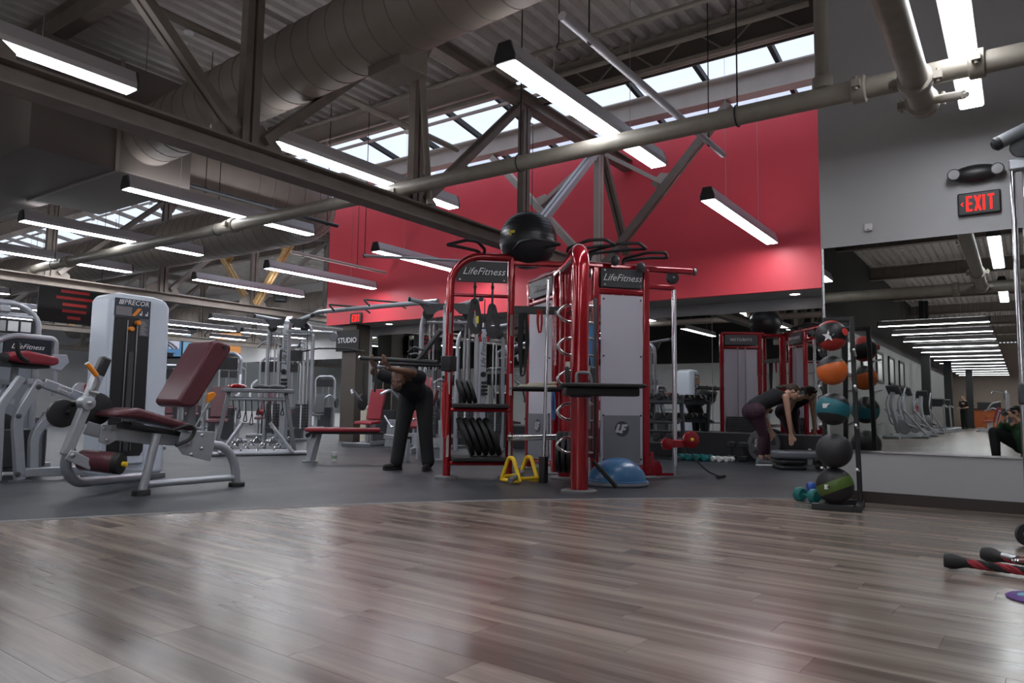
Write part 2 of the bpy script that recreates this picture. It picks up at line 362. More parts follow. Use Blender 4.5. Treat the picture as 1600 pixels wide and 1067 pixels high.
# ------------------------------------------------------------------ skylight strip
def glass_mat():
    m = bpy.data.materials.new('skylight_glass'); m.use_nodes = True; nt = m.node_tree; nt.nodes.remove(nt.nodes['Principled BSDF'])
    t = nt.nodes.new('ShaderNodeBsdfTransparent'); t.inputs[0].default_value = (.93, .95, .97, 1); g = nt.nodes.new('ShaderNodeBsdfGlossy'); g.inputs['Roughness'].default_value = .05
    mx = nt.nodes.new('ShaderNodeMixShader'); mx.inputs[0].default_value = .06; nt.links.new(t.outputs[0], mx.inputs[1]); nt.links.new(g.outputs[0], mx.inputs[2]); nt.links.new(mx.outputs[0], nt.nodes['Material Output'].inputs[0]); MATS['skylight_glass'] = m
glass_mat()
sk = thing('skylight', 'long glazed roof skylight in front of the red wall', 'skylight', (0, 0, 0), kind='structure')
sy0, sz0, sy1, sz1 = 8.1, 5.78, 10.97, 5.34
sl = (sz1-sz0)/(sy1-sy0)
x = -1.515; w = 1.02
k = 0
while x > -30:
    x2 = x-w; y1 = sy1 if x2 > -12.8 else 11.2
    z1 = sz0+sl*(y1-sy0)
    MB().add([(x-.03, sy0, sz0), (x2+.03, sy0, sz0), (x2+.03, y1, z1), (x-.03, y1, z1), (x-.03, sy0, sz0+.012), (x2+.03, sy0, sz0+.012), (x2+.03, y1, z1+.012), (x-.03, y1, z1+.012)],
        [(0, 1, 2, 3), (4, 7, 6, 5), (0, 4, 5, 1), (1, 5, 6, 2), (2, 6, 7, 3), (3, 7, 4, 0)]).build('pane', 'skylight_glass', sk, smooth=False)
    MB().bar((x2, sy0, sz0), (x2, y1, z1), .06, .09, (1, 0, 0)).build('mullion', 'black_paint' if x2 > -13 else 'steel_paint', sk, smooth=False)
    x = x2; k += 1
mb = MB().b2(-36, -1.4, 8.0, 8.1, CZ, 5.9)
mb.build('curb', 'beam_light', sk, smooth=False)
for yy_ in (8.61, 9.95): tag(MB().b2(-30, -1.515, yy_-.02, yy_+.02, CZ-.02, CZ+.02).build('skylight_purlin', 'beam_light', None, smooth=False), 'thin pale purlin under the skylight '+('near the roof deck' if yy_ < 9 else 'near the red wall'), 'beam')
struct('wall_back_sill', MB().b2(-12.72, -1.515, 10.9, 11.0, 5.302, 5.345), 'white_wall', 'white sill on top of the red wall', 'wall')
# pale building that shows through the skylight
nb = thing('neighbouring_building', 'pale building with balcony railing seen through the skylight', 'building', (-4, 34, 0))
mat('pale_facade', (.86, .88, .95), .8); mat('pale_rail', (.97, .97, .99), .7)
MB().b2(-26, 8.5, 0, 6, -1, 15.8).build('facade', 'pale_facade', nb, smooth=False)
for i, bx in enumerate((-16, -9.6, -3.2, 3.6)):
    MB().b2(bx-2, bx+2, -1.2, 0, 13.0, 13.2).build('balcony', 'pale_rail', nb, smooth=False)
    m = MB().b2(bx-2, bx+2, -1.2, -1.14, 14.15, 14.22)
    for q in range(17): m.b2(bx-2+q*.25-.02, bx-2+q*.25+.02, -1.2, -1.16, 13.2, 14.15)
    m.build('railing', 'pale_rail', nb, smooth=False)
    MB().b2(bx-1.3, bx+1.3, -.05, .02, 13.2, 15.3).build('window', mat('pale_window', (.62, .68, .80), .5), nb, smooth=False)

# ------------------------------------------------------------------ trusses along Y
def ibeam(m, p, q, w, h, t=.02):
    p, q = Vector(p), Vector(q); d = (q-p).normalized(); s = d.cross(V(0, 0, 1)).normalized(); u = V(0, 0, 1)
    m.bar(p+u*(h/2-t/2), q+u*(h/2-t/2), w, t, s); m.bar(p-u*(h/2-t/2), q-u*(h/2-t/2), w, t, s); m.bar(p, q, t*.8, h-2*t, s); return m
def angles(m, p, q, side, w=.10, d=.07, gap=.018):
    "pair of angle bars with a slot between, running p to q; side = direction across the pair"
    p, q, s = Vector(p), Vector(q), Vector(side).normalized()
    for e in (-1, 1): m.bar(p+s*e*(w/4+gap/2), q+s*e*(w/4+gap/2), w/2-gap/2, d, s)
    m.bar(p, q, gap*1.2, d*.35, s); return m
TZ0, TZ1 = 2.885, 4.84
def truss(X, label, y_end, n0=0, n1=7, m='steel_paint', wall=False):
    t = thing('roof_truss', label, 'truss', (X, 0, 0), group='roof trusses')
    posts = [9.84-2.08*k for k in range(n1-1, -1, -1)]
    if y_end > 12: posts += [9.84+2.08*k for k in range(1, int((y_end-9.84)/2.08)+1)]
    y0 = max(posts[0]-.6, -3.9)
    ibeam(MB(), (0, y0, TZ0), (0, y_end, TZ0), .20, .17).build('bottom_chord', m, t, smooth=False)
    ibeam(MB(), (0, y0, TZ1+.03), (0, min(y_end, 18), TZ1+.03), .18, .18).build('top_chord', m, t, smooth=False)
    for i, y in enumerate(posts):
        mm = 'beam_light' if (wall and abs(y-9.84) < .1) else m  # paler colour here stands in for skylight falling on this post
        angles(MB(), (0, y, TZ0+.08), (0, y, TZ1-.05), (0, 1, 0), .15, .09).build('post', mm, t, smooth=False)
        MB().prism([(y-.34, .0), (y+.34, 0), (y+.34, .10), (y+.14, .24), (y-.14, .24), (y-.34, .10)], (-.012, 0, TZ0+.06), (0, 1, 0), (0, 0, 1), .024).build('gusset', mm, t, smooth=False)
        MB().prism([(y-.22, 0), (y+.22, 0), (y+.12, -.2), (y-.12, -.2)], (-.012, 0, TZ1-.02), (0, 1, 0), (0, 0, 1), .024).build('gusset', mm, t, smooth=False)
        if i+1 < len(posts):
            y2 = posts[i+1]
            if y >= 3.4: angles(MB(), (0, y+.14, TZ0+.16), (0, y2-.12, TZ1-.08), (1, 0, 0), .14, .08).build('diagonal', mm if i+2 < len(posts) or not wall else 'lamp_metal', t, smooth=False)  # last diagonal by the red wall coloured paler, as if skylit
            else: angles(MB(), (0, y+.12, TZ1-.08), (0, y2-.14, TZ0+.16), (1, 0, 0), .14, .08).build('diagonal', mm, t, smooth=False)
    if wall: angles(MB(), (0, 9.96, TZ1-.05), (0, 10.84, 3.35), (1, 0, 0), .12, .08).build('diagonal', m, t, smooth=False)
    return t
truss(-5.3, 'brown steel roof truss that crosses above the red training rig', 10.87, wall=True)
truss(-14.0, 'brown steel roof truss behind the grey leg extension tower', 17.9)
truss(-22.7, 'brown steel roof truss in front of the televisions', 17.9, n1=4)
truss(-31.0, 'farthest brown steel roof truss near the left end wall', 17.9, n1=3)
# chevron brace between truss and roof beam, near the red wall
def chevron(X, label, m1, m2):
    t = thing('chevron_brace', label, 'brace', (X, 9.84, 0))
    for s in (-1, 1):
        angles(MB(), (s*.12, 0, TZ0+.12), (s*2.07, 0, 5.1), (0, 1, 0), .13, .10).build('diagonal', m1 if s > 0 else m2, t, smooth=False)
        angles(MB(), (s*.12, .03, TZ1-.1), (s*1.08, .03, 4.12), (0, 1, 0), .10, .06).build('strut', m2, t, smooth=False)
        MB().prism([(s*.86, 4.16), (s*1.02, 4.30), (s*1.32, 4.22), (s*1.08, 3.94)][::s], (0, .05, 0), (1, 0, 0), (0, 0, 1), .015).build('gusset', m2, t, smooth=False)
    return t
chevron(-5.3, 'chevron steel brace in front of the red wall', 'steel_paint', 'beam_light')  # left diagonal, struts and gussets get a paler colour for skylight on them
chevron(-14.0, 'timber coloured chevron brace left of the red wall', 'timber', 'timber')
chevron(-22.7, 'chevron brace under the far skylight', 'timber', 'steel_paint')
# beams along X
def beam(y, x0, x1, z0, z1, w, m, label, flange=.02):
    o = ibeam(MB(), (x0, y, (z0+z1)/2), (x1, y, (z0+z1)/2), w, z1-z0, flange).build('steel_beam', m, None, smooth=False)
    return tag(o, label, 'beam')
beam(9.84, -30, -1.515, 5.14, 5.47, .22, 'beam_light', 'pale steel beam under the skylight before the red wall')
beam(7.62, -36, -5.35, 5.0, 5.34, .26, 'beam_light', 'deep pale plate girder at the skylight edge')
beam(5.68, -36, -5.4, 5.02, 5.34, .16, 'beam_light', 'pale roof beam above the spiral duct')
beam(3.6, -36, 5, 5.02, 5.34, .16, 'steel_paint', 'roof beam along the third truss post line')
beam(1.5, -36, 5, 5.02, 5.34, .16, 'steel_paint', 'roof beam over the camera side of the wood floor')
beam(12.9, -36, -12.9, 5.02, 5.34, .16, 'steel_paint', 'roof beam beyond the skylight on the far side')
for k in range(7): tag(beam(-5.5-5*k, -3.8, 5, 4.9, 5.3, .2, 'steel_paint', 'dark roof beam crossing the cardio area ceiling'), 'dark roof beam crossing the cardio area ceiling', 'beam', 'cardio area roof beams')
# open web joist at the right part of the skylight edge
def joist(y, x0, x1, z0, z1, label, panel=True):
    t = thing('bar_joist', label, 'joist', (0, y, 0))
    for z, n in ((z1, 'top_chord'), (z0, 'bottom_chord')):
        MB().b2(x0, x1, -.05, -.006, z-.025, z+.025).b2(x0, x1, .006, .05, z-.025, z+.025).build(n, 'pipe_paint', t, smooth=False)
    x = x0; up = False; st = (z1-z0)*1.15
    while x+st < x1:
        a = (x, 0, z0 if not up else z1); b = (x+st, 0, z1 if not up else z0)
        MB().cyl(a, b, .011, 6).build('web_bar', 'pipe_paint', t); x += st; up = not up
    if panel: MB().b2(x0, x1, .09, .11, z0-.03, CZ).build('fascia', mat('fascia_dark', (.10, .085, .075), .7), t, smooth=False)
    return t
joist(7.98, -5.2, -1.53, 4.93, 5.30, 'open web bar joist with dark fascia at the skylight edge')
joist(5.5, -5.2, 5, 4.98, 5.30, 'open web bar joist above the sprinkler main', False)
joist(-1.2, -5.2, 5, 4.98, 5.30, 'open web bar joist behind the camera', False)
# ------------------------------------------------------------------ ducts
def rings(path, r, step, parent, name='seam'):
    m = MB(); P = [Vector(p) for p in path]; acc = 0
    for a, b in zip(P, P[1:]):
        L = (b-a).length; x, y, z = frame(b-a); s = step-acc
        while s < L:
            c = a+(b-a)*s/L; m.cyl(c-z*.007+V(0, 0, 0), c+z*.007, r+.006, 28); s += step
        acc = L-(s-step)
    return tag(m.build(name, 'duct_seam', parent, ang=60), 'raised duct seam rings', kind='stuff')
mat('duct_seam', (.26, .23, .205), .55)
d1 = thing('spiral_duct', 'large round spiral duct crossing the roof deck overhead', 'duct', (0, 3.68, 3.90), radians(-4.7))
MB().cyl((-9.8, 0, 0), (4.5, 0, 0), .32, 40).build('pipe', 'duct_paint', d1)
rings([(-9.8, 0, 0), (4.4, 0, 0)], .32, .24, d1)
MB().b2(-4.35, -3.95, .0, .30, -.40, -.2).build('tap_box', 'steel_paint', d1, bev=.01)
for x in (-8.6, -6.2, -3.2, -.8): MB().cyl((x, 0, .3), (x, 0, 1.5), .006, 6).build('hanger_rod', 'pipe_paint', d1)
# second duct: runs along X behind, elbow, then towards the camera over the lamp row
d2 = thing('spiral_duct', 'round spiral duct with elbow lit by the hanging lamp below', 'duct', (0, 0, 3.95))
R2 = .46
path = [(-9.15, 4.9, 0), (-9.15, 6.9, 0)]
el = [(-9.15-.9+.9*cos(a), 6.9+.9*sin(a), 0) for a in [radians(t) for t in range(0, 91, 10)]]
path2 = el+[(-26, 7.8, 0)]
MB().tube(path[:1]+path2, R2, 36).build('pipe', 'duct_paint', d2)
rings([(-9.15, 5.9, 0), (-9.15, 6.9, 0)]+el+[(-24, 7.8, 0)], R2, .25, d2)
MB().lathe([(R2+.02, 0), (R2+.02, .06)], (-9.15, 4.86, 0), (0, 1, 0), 36).build('collar', 'duct_seam', d2)
for x in (-12.2, -16, -20): MB().cyl((x, 7.8, .4), (x, 7.8, 1.4), .006, 6).build('hanger_rod', 'pipe_paint', d2)
pl = thing('duct_plenum', 'rectangular duct plenum joining the spiral ducts, coloured dark for the low light', 'duct', (0, 0, 0)); mat('plenum_shaded', (.15, .13, .115), .6)  # colour darkened to stand in for the weak light around the plenum
MB().b2(-10.6, -8.35, 3.1, 4.9, 3.42, 4.7).build('box', 'plenum_shaded', pl, bev=.01)
MB().b2(-10.62, -8.33, 3.98, 4.02, 3.40, 4.72).build('flange', 'duct_seam', pl)
MB().add([(-12.4, 4.3, 3.5), (-10.6, 4.3, 3.45), (-10.6, 3.1, 3.45), (-12.4, 2.9, 3.5), (-12.4, 4.3, 4.0), (-10.6, 4.3, 4.6), (-10.6, 3.1, 4.6), (-12.4, 2.9, 4.0)],
    [(0, 1, 2, 3), (4, 7, 6, 5), (0, 4, 5, 1), (1, 5, 6, 2), (2, 6, 7, 3), (3, 7, 4, 0)]).build('transition', 'plenum_shaded', pl, smooth=False)
MB().b2(-16.5, -12.4, 2.9, 4.3, 3.5, 4.0).build('branch', 'plenum_shaded', pl, bev=.01)
d3 = thing('spiral_duct', 'spiral duct crossing beyond the skylight on the far left', 'duct', (0, 14.95, 3.9))
MB().cyl((-34, 0, 0), (-13, 0, 0), .40, 32).build('pipe', 'duct_paint', d3); rings([(-34, 0, 0), (-13, 0, 0)], .40, .35, d3)
# ------------------------------------------------------------------ sprinkler pipes
def pipe(pts, r, label, couplings=(), n=14, hang=(), m='pipe_paint', rnd=.0):
    t = thing('sprinkler_pipe', label, 'pipe', (0, 0, 0))
    MB().tube(pts, r, n, rnd).build('pipe', m, t)
    for (p, d) in couplings:
        p = Vector(p); d = Vector(d).normalized()
        c = MB().lathe([(r+.004, -.05), (r+.022, -.04), (r+.022, .04), (r+.004, .05)], p, d, 16); s = d.cross(V(0, 0, 1)).normalized()
        for e in (-1, 1): c.box(p+s*e*(r+.045), (.05, .05, .05)); c.cyl(p+s*e*(r+.045)-V(0, 0, .045), p+s*e*(r+.045)+V(0, 0, .045), .012, 6)
        c.build('coupling', m, t)
    for p in hang:
        p = Vector(p); MB().cyl(p+V(0, 0, r), (p.x, p.y, CZ), .006, 6).build('hanger_rod', 'black_paint', t)
        MB().tube([p+V((r+.008)*cos(a), 0, (r+.008)*sin(a)) if False else p+V(0, (r+.008)*cos(a), (r+.008)*sin(a)) for a in [2*pi*k/16 for k in range(16)]], .006, 5, closed=True).build('clevis', 'black_paint', t)
    return t
PY, PZ = 5.43, 3.06
pipe([(-26, PY, PZ), (5, PY, PZ)], .073, 'sprinkler main pipe slung below the lamps across the room', [((-8.2, PY, PZ), (1, 0, 0)), ((-.86, PY, PZ), (1, 0, 0)), ((-.16, PY, PZ), (1, 0, 0)), ((-12.7, PY, PZ), (1, 0, 0))], hang=[(-1.72, PY, PZ), (-3.75, PY, PZ), (-8.55, PY, PZ), (-13.2, PY, PZ), (-17, PY, PZ)])
pipe([(-.50, -.55, 2.98), (-.50, 5.78, 2.98)], .085, 'thick sprinkler pipe overhead ending in a capped tee', [((-.50, 5.28, 2.98), (0, 1, 0)), ((-.50, 5.70, 2.98), (0, 1, 0)), ((-.5, 1.2, 2.98), (0, 1, 0)), ((-.5, -.3, 2.98), (0, 1, 0))])
pipe([(-6.5, -.55, 3.0), (5, -.55, 3.0)], .10, 'sprinkler cross main behind the camera', [((-.9, -.55, 3.0), (1, 0, 0))])
pipe([(-1.10, PY, PZ), (-1.10, PY, CZ)], .05, 'vertical riser pipe dropping to the sprinkler main', [((-1.10, PY, PZ+.1), (0, 0, 1))])
t = MB().cyl((-.42, 5.62, 2.95), (-.24, 5.50, 2.90), .03, 10).cyl((-.26, 5.515, 2.905), (-.22, 5.49, 2.893), .02, 6)
tag(t.build('drain_valve', mat('valve_paint', (.50, .47, .42), .5), None), 'small pale drain valve beside the capped sprinkler tee', 'valve')
for y, z, r, x0, x1, lab in ((6.5, 4.72, .028, -11, 3, 'thin sprinkler branch pipe behind the truss post'), (7.35, 4.86, .03, -12, -1.6, 'thin pipe clipped under the girder at the skylight edge'), (4.75, 4.95, .03, -4.9, 3, 'thin pipe beside the spiral duct under the deck'), (2.5, 4.6, .035, -12, -5.5, 'thin pipe under the deck left of the truss'), (8.95, 4.7, .028, -24, -13, 'thin branch pipe below the far skylight')):
    pipe([(x0, y, z), (x1, y, z)], r, lab, hang=[(x0+1.5, y, z), ((x0+x1)/2, y, z)])
pipe([(-2.62, 4.3, 3.62), (-2.62, 7.75, 3.62)], .035, 'grey conduit strut running above the bright lamp over the rig', m='lamp_metal', hang=[(-2.62, 4.7, 3.62), (-2.62, 7.3, 3.62)])
pipe([(-5.15, 5.55, 4.7), (-5.15, 5.55, 4.6), (-5.02, 5.6, 2.9)], .035, 'slanting drain pipe beside the truss post', rnd=.05)
pipe([(-8.5, 4.95, 3.52), (-8.5, 7.4, 3.52)], .03, 'dark conduit strut above the lamp under the lit duct', m='charcoal', hang=[(-8.5, 5.2, 3.52), (-8.5, 7.2, 3.52)])
pipe([(-10.8, 8.35, 3.55), (-10.8, 10.75, 3.55)], .03, 'thin conduit above the lamp left of the red wall', m='beam_light', hang=[(-10.8, 8.61, 3.55), (-10.8, 9.95, 3.55)])
pipe([(-7.9, 7.4, 3.0), (-7.9, 7.45, 3.0), (-6.2, 9.6, 3.05)], .022, 'short silver conduit under the far lamp row', m='lamp_metal', hang=[(-7.9, 7.42, 3.0), (-6.3, 9.47, 3.05)])
pipe([(-6.4, -3.9, 4.4), (-6.4, 7.7, 4.4)], .04, 'thin pipe running along the truss under the deck')
# ------------------------------------------------------------------ linear lamps
emat('lamp_glow', (.93, .95, 1.0), LAMP); emat('lamp_uplight', (.95, .95, 1.0), UPLIGHT)
def make_lamp(L=2.66, canopy=True):
    t = thing('linear_lamp', 'hanging linear lamp', 'lamp', (0, 0, 3.2), group='hanging linear lamps')
    a, b, h = .085, .05, .15
    hl = L/2
    pr = [(-a, .004), (-a, .05), (-b, h), (b, h), (a, .05), (a, .004), (a-.012, .004), (a-.02, .03), (-a+.02, .03), (-a+.012, .004)]
    MB().prism(pr, (0, hl-.02, 0), (1, 0, 0), (0, 0, 1), L-.04).build('housing', 'lamp_metal', t, smooth=False)
    for s in (-1, 1):
        MB().prism([(-a, 0), (-a, .05), (-b, h), (b, h), (a, .05), (a, 0)], (0, s*hl+(.0 if s > 0 else .02), 0), (1, 0, 0), (0, 0, 1), .02).build('end_cap', 'charcoal', t, smooth=False)
        MB().cyl((0, s*(hl-.66), h), (0, s*(hl-.66), CZ-3.2), .0025, 5).build('wire', 'chrome_dull', t)
        MB().lathe([(.0, 0), (.06, 0), (.065, .012), (.02, .035)], (0, s*(hl-.66), CZ-3.2-.034), (0, 0, 1), 12).build('canopy', 'white_plastic', t)
    MB().b2(-a+.012, a-.012, -hl+.02, hl-.02, -.004, .02).build('diffuser', 'lamp_glow', t, smooth=False)
    MB().b2(-.03, .03, -hl+.1, hl-.1, h-.004, h+.003).build('uplight_slot', 'lamp_uplight', t, smooth=False)
    return t
lamp0 = make_lamp()
TREE[lamp0.name] = kids(lamp0)
lx = [-.24, -2.88, -5.60, -8.24, -10.97, -13.6, -16.3, -19.0, -21.7, -24.4, -27.1]
rows = [(5.33, 'row over the rig'), (9.28, 'row by the red wall'), (1.45, 'row beside the camera'), (13.3, 'far row'), (16.2, 'added far wall row')]  # last row is added to brighten the far wall
where = {(-.24, 0): 'over the mirror wall end of the wood floor', (-2.88, 0): 'over the wood floor before the rig', (-5.6, 0): 'just behind the brown truss near the duct', (-8.24, 0): 'lighting the round duct elbow', (-10.97, 0): 'behind the leg extension tower', (-13.6, 0): 'beside the second truss',
    (-2.88, 1): 'in front of the red wall right of the rig', (-5.6, 1): 'in front of the red wall behind the rig', (-8.24, 1): 'in front of the red wall left of the rig', (-10.97, 1): 'at the left end of the red wall', (-13.6, 1): 'past the left edge of the red wall',
    (-5.6, 2): 'above the truss bottom chord before the plenum', (-8.24, 2): 'under the shaded plenum', (-2.88, 2): 'over the wood floor behind the camera', (-.24, 2): 'above the photographer'}
first = True
for j, (yc, rl) in enumerate(rows):
    for x in lx:
        if j == 1 and (x > -1 or x == -5.6): continue
        if j >= 3 and x > -13: continue
        if j == 2 and x > -9 and x not in (-.24, -2.88, -5.6, -8.24): continue
        lab = 'hanging linear lamp '+where.get((x, j), None) if (x, j) in where else 'hanging linear lamp '+{-10.97: 'first before the second truss', -13.6: 'level with the second truss', -16.3: 'first past the second truss', -19.0: 'second past the second truss', -21.7: 'just before the third truss', -24.4: 'first past the third truss', -27.1: 'second past the third truss'}[x]+', '+('in line with the rig', 'in line with the red wall lamps', 'in line with the photographer', 'beyond the skylight', 'added to brighten the far wall')[j]
        if j == 0: y = 5.33+(.05 if x < -4 else -.05)+(.2 if x < -12 else 0)
        else: y = yc
        lab0 = lab; xx_ = -13.25 if (x, j) == (-13.6, 1) else x
        if first: lamp0.location = (x, y, 3.2); lamp0['label'] = lab; first = False
        else: dup(lamp0, (-13.25 if (x, j) == (-13.6, 1) else x, y, 3.2), 0, lab)
ORD = ['first', 'second', 'third', 'fourth', 'fifth', 'sixth', 'seventh', 'eighth', 'ninth', 'tenth', 'eleventh', 'twelfth', 'thirteenth']
for k in range(13):
    dup(lamp0, (-1.95, -8.2-2.62*k, 3.2), pi/2, 'hanging linear lamp by the pale cardio wall, %s from the wood floor' % ORD[k]); dup(lamp0, (1.5, -8.2-2.62*k, 3.2), pi/2, 'hanging linear lamp away from the pale cardio wall, %s from the wood floor' % ORD[k])
dup(lamp0, (-.24, -3.0, 3.2), 0, 'hanging linear lamp behind the photographer')
# ------------------------------------------------------------------ small ceiling things
for i, (x, y, lab) in enumerate(((-5.9, 4.75, 'by the round duct'), (-4.1, 6.0, 'beside the truss post'), (-6.4, 6.6, 'near the girder'), (-1.9, 6.9, 'near the bar joist'))):
    tag(MB().lathe([(0, 0), (.075, 0), (.085, .02), (.05, .05)], (x, y, CZ-.05), (0, 0, 1), 16).build('smoke_detector', 'white_plastic'), 'small round white detector under the deck '+lab, 'detector')
def spk(p, rz, label):
    t = thing('loudspeaker', label, 'speaker', p, rz, 'small black loudspeakers')
    MB().box((0, 0, 0), (.26, .20, .20)).build('cabinet', 'black_plastic', t, bev=.02); MB().box((0, -.105, 0), (.22, .012, .16)).build('grille', 'charcoal', t, bev=.004)
    MB().bar((0, .1, 0), (0, .2, .15), .03, .03).build('bracket', 'steel_paint', t)
spk((-13.9, 10.5, 3.22), .8, 'small black loudspeaker clamped to the second truss'); spk((-22.6, 13.6, 3.3), .8, 'small black loudspeaker on the truss before the televisions')
# downlights in the soffit
emat('downlight_glow', (1, .93, .82), 14)
for i, (x, lab) in enumerate(((-2.75, 'above the woman by the mirror'), (-11.2, 'near the red exit sign'), (-7.0, 'behind the rig'))):
    t = thing('downlight', 'round recessed downlight in the soffit '+lab, 'lamp', (x, 11.3, 2.546), group='soffit downlights')
    MB().lathe([(.07, .0), (.10, -.004), (.105, .004), (.07, .008)], (0, 0, 0), (0, 0, 1), 24).build('ring', 'white_plastic', t); MB().lathe([(0, .0), (.072, .0), (.072, .004), (0, .004)], (0, 0, 0), (0, 0, 1), 20).build('lens', 'downlight_glow', t)
# ------------------------------------------------------------------ exit signs, emergency light, thermostat
emat('exit_red', (1, .022, .018), 2.2)
def exit_sign(p, rz, w, label, arrow=True):
    t = thing('exit_sign', label, 'sign', p, rz)
    MB().b2(-w/2, w/2, -.035, 0, -w*.32, w*.32).build('housing', 'black_plastic', t, bev=.012)
    hh, b_, wd = w*.21, w*.052, w*.15
    def stroke(m, a, c): m.bar((a[0], -.037, a[1]), (c[0], -.037, c[1]), .004, b_, (0, 1, 0))
    for n_, x0 in (('E', -.30), ('X', -.105), ('I', .085), ('T', .20)):
        x0 *= w; m = MB(); k_ = b_/2
        if n_ == 'E': stroke(m, (x0+k_, -hh), (x0+k_, hh)); [stroke(m, (x0+k_, z), (x0+wd*.92, z)) for z in (-hh+k_, 0, hh-k_)]
        if n_ == 'X': stroke(m, (x0+k_*.6, -hh), (x0+wd-k_*.6, hh)); stroke(m, (x0+k_*.6, hh), (x0+wd-k_*.6, -hh))
        if n_ == 'I': stroke(m, (x0+k_, -hh), (x0+k_, hh))
        if n_ == 'T': stroke(m, (x0+wd*.5, -hh), (x0+wd*.5, hh)); stroke(m, (x0, hh-k_), (x0+wd, hh-k_))
        m.build('letter', 'exit_red', t, smooth=False)
    if arrow:
        MB().prism([(-.43*w, 0), (-.375*w, .06*w), (-.36*w, .045*w), (-.40*w, 0), (-.36*w, -.045*w), (-.375*w, -.06*w)], (0, -.0355, 0), (1, 0, 0), (0, 0, 1), .003).build('arrow', 'exit_red', t, smooth=False)
exit_sign((-.24, 7.228, 2.58), 0, .31, 'illuminated red exit sign on the grey wall above the large mirror')
exit_sign((-11.74, 10.86, 2.66), 0, .36, 'small illuminated red exit sign on the red wall', False)
t = thing('emergency_light', 'black emergency light with two lamp heads above the exit sign', 'lamp', (-.255, 7.228, 2.835))
MB().ball((0, -.04, 0), (.19, .06, .075), 20, 10).build('housing', 'black_plastic', t)
for s in (-1, 1):
    h = MB().lathe([(.02, .05), (.05, .02), (.052, -.02), (.045, -.03)], (s*.155, -.075, .0), (0, 1, .15), 16).build('lamp_head', 'charcoal', t)
    MB().lathe([(0, 0), (.043, 0), (.04, -.012), (0, -.018)], (s*.155, -.105, -.004), (0, 1, .15), 16).build('lens', 'grey_print', h)
t = thing('thermostat', 'small white sensor box on the grey wall above the mirror', 'sensor', (-1.10, 7.228, 2.485))
MB().b2(-.035, .035, -.03, 0, -.035, .035).build('box', 'white_plastic', t, bev=.008); MB().b2(-.012, .012, -.033, -.029, -.025, -.018).build('slot', 'grey_plastic', t)
# studio post and sign
t = thing('studio_post', 'dark brown square post with the studio sign at the alcove end', 'post', (-12.05, 11.15, 0))
MB().b2(-.22, .22, -.2, .2, 0, 2.55).build('shaft', mat('post_brown', (.085, .07, .06), .55), t, bev=.006)
sg = MB().b2(-.36, .36, -.26, -.22, 1.96, 2.42).build('sign_board', 'black_paint', t, bev=.004); text('lettering', 'STUDIO', .165, 'white_print', sg, (0, -.262, 2.19), (1, 0, 0), (0, 0, 1))
t = thing('waste_bin', 'slim cream waste bin standing by the studio post', 'bin', (-11.42, 11.05, 0))
MB().b2(-.16, .16, -.15, .15, 0, .70).build('body', mat('cream', (.62, .58, .47), .5), t, bev=.02); MB().b2(-.175, .175, -.165, .165, .70, .78).build('lid', 'cream', t, bev=.02)
# ================================================================== gym machines
def pad(poly, x0, x1, name, m, parent, bev=.018):
    "upholstered pad: side profile (y,z) extruded along x"
    return MB().prism(poly, (x0, 0, 0), (0, 1, 0), (0, 0, 1), x1-x0).build(name, m, parent, bev, 3)
def foot(p, r, parent, h=.03): return MB().lathe([(r, 0), (r, h*.8), (r*.9, h), (0, h)], p, (0, 0, 1), 16).build('rubber_foot', 'black_rubber', parent)
def bolt(p, d, parent, r=.016, m='chrome_dull'):
    p = Vector(p); d = Vector(d).normalized(); return MB().lathe([(r, 0), (r, .007), (r*.55, .013), (0, .013)], p, d, 10).build('bolt', m, parent)
def plate_stack(parent, x0, x1, y0, y1, z0, n, h, m='charcoal'):
    for i in range(n): MB().b2(x0, x1, y0, y1, z0+i*h, z0+(i+1)*h-.004).build('weight_plate', m, parent, smooth=False)
# ---------------------------------------------------- leg extension (foreground)
t = thing('leg_extension_machine', 'leg extension machine with tall pale tower, wine seat and orange handles', 'gym machine', (0, 0, 0))
# tower: front face towards +X
tw = MB(); pts = []
pr = [(3.61, .05), (3.60, 1.0), (3.60, 1.82), (3.63, 1.88), (3.70, 1.90), (4.06, 1.90), (4.19, 1.875), (4.235, 1.80), (4.25, 1.0), (4.26, .05)]
MB().prism(pr, (-7.86, 0, 0), (0, 1, 0), (0, 0, 1), .40).build('tower_shroud', 'shroud_white', t, .045, 4)
MB().prism([(3.61, .16), (3.61, 1.84), (4.02, 1.84), (4.02, .16)], (-7.47, 0, 0), (0, 1, 0), (0, 0, 1), .045).build('front_fascia', 'shroud_white', t, .02)
slot = MB().prism([(3.635, .30), (3.665, .25), (3.97, .25), (4.0, .30), (3.995, 1.65), (3.635, 1.65)], (-7.43, 0, 0), (0, 1, 0), (0, 0, 1), .012).build('weight_window', 'black_plastic', t, smooth=False)
for y in (3.765, 3.865): MB().cyl((-7.412, y, .30), (-7.412, y, 1.62), .007, 8).build('guide_rod', 'chrome_dull', slot)
MB().b2(-7.417, -7.405, 3.79, 3.84, .3, 1.3).build('selector_bar', 'charcoal', slot)
MB().b2(-7.418, -7.395, 3.77, 3.86, .60, .70).build('selector_block', 'silver_dark', slot, .004)
for (y, z) in ((3.79, 1.53), (3.855, 1.60)): MB().cyl((-7.418, y, z), (-7.36, y, z), .024, 12).build('selector_knob', 'orange', slot, .005)
sg = MB().b2(-7.43, -7.414, 3.63, 3.995, 1.655, 1.838).build('instruction_panel', mat('placard', (.035, .045, .07), .4), t, .004)
text('lettering', 'PRECOR', .072, 'white_print', sg, (-7.413, 3.845, 1.80), (0, 1, 0), (0, 0, 1), .15, .001, sx=.95)
